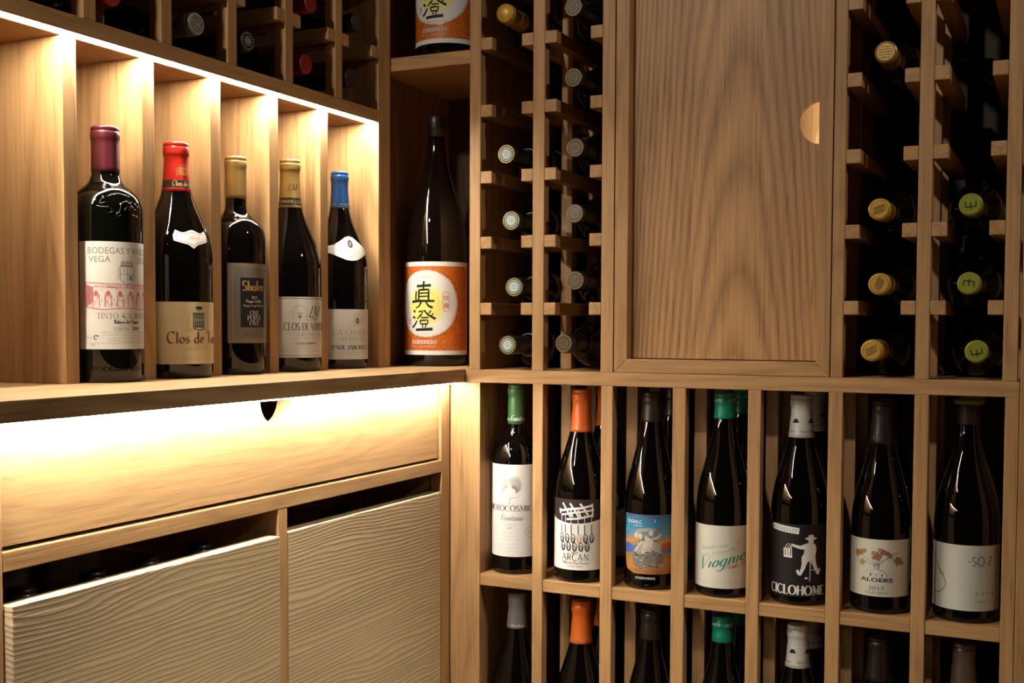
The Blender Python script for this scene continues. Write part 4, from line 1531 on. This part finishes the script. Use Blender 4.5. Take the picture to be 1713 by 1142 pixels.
a.poly([(-20, 42), (-20.5, 57), (-5, 57), (-4, 41.5)], PAPERW, False)
for u in (-17, -12, -7):
    a.line([(u, 45), (u, 52), (u + .4, 58.5)], 1.4, BLACK if u != -12 else GREY)
    a.line([(u + 1.4, 56), (u + 1.4, 61)], 1.0, PAPERW)
a.line([(-17, 57), (-13, 64), (-9, 64), (-7, 57)], 1.0, PAPERW)
for j in range(n0, len(a.parts)):            # figure scaled to its place on the label
    q = a.parts[j]
    a.parts[j] = ([((p[0] - 25.5) * 0.80 + 18, 30 + (p[1] - 13) * 0.874) for p in q[0]],) + q[1:]
a.drawn('CICLOHOME', 0, 3.0, 12.5, PAPERW, 'C', 86, 0.24, 0.08)
wrap('label', a, pf, 0.0134, facing(x, y, -6), t)
front.append(t)

# bay 6: cream label with vine leaves
x, y = -0.2340, 1.698
pf = Prof(0.293, 0.0406, 0.112, 0.238, 0.0140)
t = bottle('bottle with brown capsule and cream label with vine leaves, sixth bay', (x, y, SH1), pf, M_GLASS, group=GB)
capsule(pf, 0.2332, 0.2760, 0.0150, [F_DKBR], t)
a = Art()
a.rect(-53, 53, 0, 79, PALE)
LEAF = [principled('leaf_ochre', (0.40, 0.24, 0.08), 0.6), principled('leaf_rust', (0.36, 0.13, 0.08), 0.6), principled('leaf_olive', (0.24, 0.20, 0.10), 0.6), principled('leaf_gold', (0.46, 0.31, 0.12), 0.6)]


def leaf(u, v, k, rot, m):
    pts = []
    for q in range(20):
        r_ = k * (0.95 + 0.17 * cos(5 * q / 20 * 2 * pi) + 0.10 * cos(10 * q / 20 * 2 * pi + 0.6))
        g = q / 20 * 2 * pi + rot
        pts.append((u + r_ * cos(g), v + r_ * sin(g)))
    a.poly(pts, m, False)
    for q in range(5):
        g = q / 5 * 2 * pi + rot
        a.line([(u, v), (u + k * cos(g), v + k * sin(g))], 0.4, BROWN)


for u, v, k, m in ((-28, 58, 5.6, 0), (-21, 60, 4.0, 0), (-17, 62, 3.4, 3), (0, 56, 6.4, 1), (-4, 60, 3.4, 3), (8, 62, 4.4, 1), (14, 60, 3.4, 1), (4, 65, 3.0, 3), (-20, 46, 4.6, 3), (29, 50, 6.0, 2), (18, 57, 2.6, 2), (35, 47, 3.2, 2)):
    leaf(u, v, k, u * 0.37, LEAF[m])
for pts in ([(0, 42), (-10, 50), (-18, 55), (-26, 58)], [(0, 42), (8, 50), (16, 55), (26, 52)], [(0, 43), (-8, 56)], [(1, 43), (7, 58)], [(-2, 42), (-16, 48)], [(2, 44), (20, 60), (30, 61)]):
    a.line(pts, 0.6, GREY)
a.ring(0, 42.5, 3.4, 4.4, 0.7, GREY, 18)
a.line([(-2, 46), (2, 44), (2.5, 40)], 0.8, GREY)
a.line([(2, 38), (10, 35.5), (13, 31), (14.5, 26)], 0.7, BROWN)
a.line([(-3, 38), (-8, 35), (-9.5, 28)], 0.4, LGREY)
for u in (-8, -1, 7):
    a.line([(u, 28), (u + 1, 32)], 1.1 if u != -1 else 0.4, BLACK)
a.sans('ALOERS', 0, 20.5, 5.4, BLACK, 'C', 43, 0, 0.012)
a.fine(-23, 25, 16, 1.5, LGREY, 2)
a.sans('2017', 0, 9.0, 5.4, GREY, 'C', 21)
a.sans('CELLER CREDO', 0, 3.6, 3.2, GREY, 'C', 30)
wrap('label', a, pf, 0.0249, facing(x, y, -7), t)
front.append(t)

# bay 7: lime cap disc, off-white label with green stroke
x, y = -0.1215, 1.700
pf = Prof(0.298, 0.0424, 0.124, 0.240, 0.0140)
t = bottle('bottle with flat lime cap disc and grey-white label with green streak, last bay', (x, y, SH1), pf, M_GLASS, group=GB)
rows = [(0.236, 0.0143), (0.2365, 0.0150), (0.270, 0.0149), (0.289, 0.0152), (0.2915, 0.0155), (0.2918, 0.0188), (0.2925, 0.0194), (0.2965, 0.0194), (0.2978, 0.0186), (0.298, 0.016)]
lathe('capsule', rows, None, t, mats=[F_DKBR, F_LIME], mi_of=lambda z: 1 if z > 0.2917 else 0, close_bottom=False)
a = Art()
PALE2 = principled('paper_offwhite', (0.60, 0.57, 0.49), 0.6)
a.rect(-60, 62, 0, 88, PALE2)
a.line([(-57.5, 0), (-57.5, 88)], 0.4, LGREY)
a.line([(-56, 76), (-48, 68), (-40, 57)], 0.8, OLIVE)
a.poly([(-50, 68), (-40, 53), (-36, 46), (-30, 43.5), (-29, 47), (-33, 49), (-38, 55)], LIME, False)
a.line([(-31, 46), (-27, 38), (-25, 32)], 2.4, LIME, False, 1.4)
a.line([(-25, 33), (-29, 26), (-37, 20), (-50, 18), (-58, 8)], 1.2, OLIVE)
a.drawn('-SO', 3, 61, 12, BLACK, 'L', 22, 0.075, 0.07, False, track=0.10)
a.line([(p[0] * -9.5 + 36, 61 + p[1] * 12) for p in G['S'][1][0]], 0.9, BLACK)
for k, ch in enumerate('2014'):
    a.sans(ch, 15 + k * 8, 22, 4.0, BLACK)
a.fine(13, 41, 12.5, 2.0, GREY, 3)
wrap('label', a, pf, 0.0174, facing(x, y, -1), t)
front.append(t)

# the second bottle of each kind behind the first
bay = ['first', 'second', 'third', 'fourth', 'fifth', 'sixth', 'last']
cap_name = ['green', 'orange', 'dark', 'teal green', 'white', 'brown', 'lime topped']
for i, t in enumerate(front):
    if i == 0:
        continue
    dup(t, (t.location.x - 0.004, 1.812, SH1), 'bottle half hidden behind the %s capped bottle of the %s bay' % (cap_name[i], bay[i]), GB2)

# ------------------------------------------------------------------ lower tier, cut by the picture's lower edge
low = []
for i, (src, foilm, txt) in enumerate(((None, F_GREY, 'grey'), (1, None, 'orange'), (2, None, 'black'), (3, None, 'teal'), (4, None, 'white'), (5, None, 'dark brown'), (None, F_TAN, 'taupe'))):
    xx = front[i].location.x + (0.004 if i == 0 else 0.0)
    lab = 'bottle with %s capsule in the %s bay of the lower tier' % (txt, bay[i])
    if src is not None:
        t = dup(front[src], (xx, 1.697, SH2), lab, GB3)
        low.append(t)
        continue
    pf = Prof(0.298, 0.0405, 0.120, 0.240, 0.0140)
    t = bottle(lab, (xx, 1.698, SH2), pf, M_GLASS, group=GB3)
    capsule(pf, 0.2420 if i == 0 else 0.2180, 0.2790, 0.0152, [foilm], t)
    a = Art()
    if i == 0:
        a.drawn('e Matallana', -2, 2, 5.0, WHITE, 'C', 24, 0.12, 0.06, False, 0.3, 10)
        wrap('capsule_print', a, pf, 0.2430, facing(xx, 1.698, 0), t, 0.0008)
    else:
        a.line([(-40, 0), (40, 0)], 0.7, GOLD)
        a.drawn('Mil', -8, 14, 8.0, BROWN, 'C', 14, 0.12, 0.06, False, 0.3, 10)
        wrap('capsule_print', a, pf, 0.2200, facing(xx, 1.698, 0), t, 0.0008)
    a = Art()
    a.rect(-55, 55, 0, 85, PAPER)
    wrap('label', a, pf, 0.025, facing(xx, 1.698, -5), t)
    low.append(t)
for i in (1, 3, 4, 5):
    dup(low[i], (low[i].location.x - 0.004, 1.812, SH2), 'bottle half hidden behind the %s capped bottle in the lower tier' % ['', 'orange', '', 'teal', 'white', 'dark brown'][i], GB2)

# ------------------------------------------------------------------ lying bottles
PL = Prof(0.298, 0.0372, 0.180, 0.220, 0.0138, 'bord', 0.0006)
lie_cache = {}


def proto(kind):
    """parts (name, mesh) of one kind of lying bottle, built once"""
    if kind in lie_cache:
        return lie_cache[kind]
    t = bpy.data.objects.new('wine_bottle', None)
    COL.objects.link(t)
    if 'body' not in lie_cache:
        lie_cache['body'] = lathe('glass_body', PL.rows, M_GLASS, t, 40).data
    else:
        put('glass_body', lie_cache['body'], t)
    foilm = dict(seal=F_DKGREEN, ring=F_BLACK, mustard=F_MUST, wax=F_MUST, stamp=F_GOLD2, lime=F_LIME, medal=F_GREY, dots=F_BLACK, red=F_WINE, dark=F_BLACK)[kind]
    capsule(PL, 0.238, 0.279, 0.0152, [foilm], t, dome=0.004 if kind == 'wax' else 0)
    a = Art()
    if kind == 'seal':
        a.ring(0, 0, 13.4, 13.4, 1.2, GOLD)
        a.ell(0, 0, 11.8, 11.8, principled('seal_green', (0.05, 0.12, 0.08), 0.5), 32, False)
        for k in range(22):
            q = 2 * pi * k / 22
            a.line([(8.6 * cos(q), 8.6 * sin(q)), (10.8 * cos(q + .1), 10.8 * sin(q + .1))], 0.9, PAPERW)
        a.ell(0, 0, 7.4, 7.4, principled('seal_pale', (0.50, 0.58, 0.58), 0.5), 28, False)
        a.ring(0, 0.4, 3.6, 3.6, 0.8, GREY, 18)
        a.line([(-2, -1), (0, 2), (2, -1)], 0.8, GREY)
    elif kind == 'ring':
        a.ring(0, 0, 13.0, 13.0, 0.6, GOLD_D)
        a.ring(0, 0, 11.4, 11.4, 0.4, GOLD_D)
        for k in range(24):
            q = 2 * pi * k / 24
            a.line([(8.4 * cos(q), 8.4 * sin(q)), (9.8 * cos(q), 9.8 * sin(q))], 0.6, GOLD_D)
        a.ring(0, 0, 6.6, 6.6, 0.8, GOLD_D)
        a.ring(0, 0, 3.4, 4.0, 0.6, GOLD_D, 20)
        a.line([(-2, -2), (2, 2.6)], 0.6, GOLD_D)
    elif kind == 'mustard':
        a.ring(0, 0, 12.0, 12.0, 0.5, BROWN)
        for k in range(-2, 3):
            a.line([(-7, -4 + k * 1.7), (7, 4 + k * 1.7)], 0.7, BROWN if k % 2 == 0 else GOLD)
        a.line([(-8, 0.5), (5, 7.5)], 0.5, BROWN)
        a.line([(-5, -7.5), (8, -0.5)], 0.5, BROWN)
    elif kind == 'stamp':
        a.ring(0, 0, 12.0, 12.0, 0.6, BROWN)
        for k in range(5):
            w = (6, 8.6, 9.2, 8.6, 6)[k]
            a.fine(-w, w, 6.2 - k * 3.6, 2.4, BROWN, k)
    elif kind == 'lime':
        a.ring(0, 0, 12.4, 12.4, 0.5, OLIVE)
        a.line([(-7, -3), (7, -3)], 1.2, BLACK)
        a.line([(-6.5, -3), (-6.5, 4)], 1.2, BLACK)
        a.line([(6.5, -3), (6.5, 4)], 1.2, BLACK)
        a.line([(0, -6.5), (0, 3)], 1.2, BLACK)
    elif kind == 'medal':
        a.ring(0, 0, 12.6, 12.6, 1.6, SILV)
        rnd_ = random.Random(2)
        for k in range(34):
            q, r_ = rnd_.uniform(0, 2 * pi), rnd_.uniform(1, 10)
            a.line([(r_ * cos(q), r_ * sin(q)), (r_ * cos(q) + rnd_.uniform(-3, 3), r_ * sin(q) + rnd_.uniform(-3, 3))], 1.0, SILV)
    elif kind == 'dots':
        for k in range(16):
            q = 2 * pi * k / 16
            a.ell(11 * cos(q), 11 * sin(q), 1.0, 1.0, SILV, 8, False)
        for k in range(5):
            a.line([(-4 + k * 2, -5 + k % 2 * 2), (-3 + k * 1.6, 5 - k % 3)], 0.9, SILV)
        a.ring(0, 0, 6, 6, 0.6, SILV, 20)
    elif kind == 'red':
        a.ring(0, 0, 11.5, 11.5, 1.0, F_RED)
        rnd_ = random.Random(4)
        for k in range(16):
            q, r_ = rnd_.uniform(0, 2 * pi), rnd_.uniform(1, 9)
            a.line([(r_ * cos(q), r_ * sin(q)), (r_ * cos(q) + rnd_.uniform(-3, 3), r_ * sin(q) + rnd_.uniform(-3, 3))], 0.9, F_RED)
    if a.parts:
        seal(t, PL, a)
    if kind == 'seal':
        rows = [(0.2185, PL.r(0.2185) + 0.0004), (0.2195, PL.r(0.2195) + 0.0005), (0.2205, PL.r(0.2205) + 0.0004)]
        lathe('neck_band', rows, principled('seal_pale', (0.50, 0.58, 0.58), 0.5), t, 40, False, False)  # thin pale ring round the neck below the capsule
    parts = [(ch.name.split('.')[0], ch.data) for ch in t.children]
    for ch in list(t.children):
        bpy.data.objects.remove(ch)
    bpy.data.objects.remove(t)
    lie_cache[kind] = parts
    return parts


def lying(kind, end, base, label, group, spin=0.0):
    t = thing('wine_bottle', label, 'wine bottle', base, group)
    v = (Vector(end) - Vector(base)).normalized()
    q = v.to_track_quat('Z', 'Y') @ Quaternion((0, 0, 1), radians(spin))
    t.rotation_mode = 'QUATERNION'
    t.rotation_quaternion = q
    for nm, me in proto(kind):
        put(nm, me, t)
    return t


GL = 'bottles lying in the wall racks'
row_z = {0: ZT + 0.0375, 1: 0.035 + 0.0268, 2: 0.139 + 0.0268, 3: 0.2415 + 0.0268, 4: 0.345 + 0.0268, 5: 0.449 + 0.0268}
nth = ['lowest', 'second from bottom', 'third from bottom', 'fourth from bottom', 'fifth from bottom', 'topmost']
C1, C2, CA, CB = -0.7976, -0.6862, -0.2348, -0.1240


def right_wall(kind, px_, pz, row, cell, label, spin=0):
    d = Vector((cell - px_, 0.297, row_z[row] - pz)).normalized() * 0.298
    lying(kind, (px_, 1.648, pz), (px_ + d.x, 1.648 + d.y, pz + d.z), label, GL, spin)


for row, x, z, s in ((0, -0.7942, -0.0312, 0), (1, -0.7832, 0.0593, 20), (2, -0.7888, 0.1625, -30), (3, -0.7975, 0.2656, 10)):
    right_wall('seal', x, z, row, C1, 'lying bottle with green and silver seal, %s beside the corner compartment' % nth[row], s)
right_wall('wax', -0.8015, 0.4830, 5, C1, 'lying bottle with domed yellow wax end near the top of the first column')
for row, x, z, s in ((0, -0.6987, -0.0275, 0), (1, -0.6806, 0.0682, 40), (2, -0.6822, 0.1696, -20), (3, -0.6819, 0.2687, 15), (4, -0.6856, 0.3738, 70), (5, -0.6863, 0.4792, 100)):
    right_wall('ring', x, z, row, C2, 'lying bottle with black and gold ringed end, %s left of the panelled door' % nth[row], s)
for row, x, z, s in ((0, -0.2439, -0.0326, 0), (1, -0.2352, 0.0576, 35), (2, -0.2369, 0.1586, -10)):
    right_wall('mustard', x, z, row, CA, 'lying bottle with mustard yellow capsule end, %s right of the door' % nth[row], s)
right_wall('stamp', -0.2319, 0.3688, 4, CA, 'lying bottle with pale gold stamped end, alone high right of the door')
for row, x, z, s in ((0, -0.1102, -0.0324, 12), (1, -0.1215, 0.0571, 172), (2, -0.1213, 0.1604, 4)):
    right_wall('lime', x, z, row, CB, 'lying bottle with lime green marked end, %s in the far right column' % nth[row], s)


def left_wall(kind, yy, zz, yc, zb, label, spin=0, out=0.0):
    yy, zz = yy * KP, zz * KP
    d = Vector((-0.297, yc - yy, zb - zz)).normalized() * 0.298
    lying(kind, (XP + out, yy, zz), (XP + out + d.x, yy + d.y, zz + d.z), label, 'bottles lying in the rack above the lit niches', spin)


ZB0, ZB1 = ZR + 0.0377, RL[0] + 0.0268
cell = lambda k: (LP[k] + LP[k + 1] - PW) / 2
left_wall('red', 1.0772, 0.3960, cell(2) - 0.003, ZB0, 'lying bottle with red end cut by the picture top, above the leftmost niche')
left_wall('medal', 1.2288, 0.3954, cell(3), ZB0, 'lying bottle with big silver medallion end above the lit niches')
left_wall('dots', 1.3350, 0.3963, cell(4) - 0.006, ZB0, 'lying bottle with black end ringed by silver dots above the lit niches')
left_wall('red', 1.4737, 0.3920, cell(5), ZB0, 'lying bottle with dark red capsule on the rack board just above the blue capped bottle', 30)
left_wall('red', 1.4866, 0.4863, cell(5), ZB1, 'lying bottle with dark red capsule on the rails, cut by the picture top', 80)
left_wall('dark', 1.6133, 0.4871, 1.5935, ZB1, 'lying bottle with plain black end on the rails next to the corner')
left_wall('dark', 1.5950, 0.3950, 1.5935, ZB0, 'lying bottle with plain black end on the rack board next to the corner')

# ------------------------------------------------------------------ bottles kept in the open drawers
PD2 = Prof(0.318, 0.0372, 0.195, 0.240, 0.0138, 'bord', 0.0006)
k = 0
for yy, dx, lab in ((0.862, 0.0, 'leftmost'), (0.955, 0.004, 'second from left'), (1.046, -0.003, 'third from left'), (1.132, 0.003, 'rightmost')):
    t = bottle('dark bottle standing inside the open left drawer, %s of the four' % lab, (XB - 0.074 + dx, yy, -0.5898), PD2, M_GLASS, group='bottles in the left drawer')
    capsule(PD2, 0.255, 0.299, 0.0152, [F_BLACK if k % 2 else F_DKBR], t)
    a = Art()
    a.rect(-58, 58, 0, 110, PAPER)
    wrap('label', a, PD2, 0.04, radians(-10), t)
    k += 1
for yy, lab in ((1.330, 'left'), (1.480, 'right')):
    t = bottle('dark bottle standing inside the right drawer, %s one of the two' % lab, (XB - 0.090, yy, -0.5898), PD2, M_GLASS, group='bottles in the right drawer')
    capsule(PD2, 0.255, 0.299, 0.0152, [F_BLACK], t)
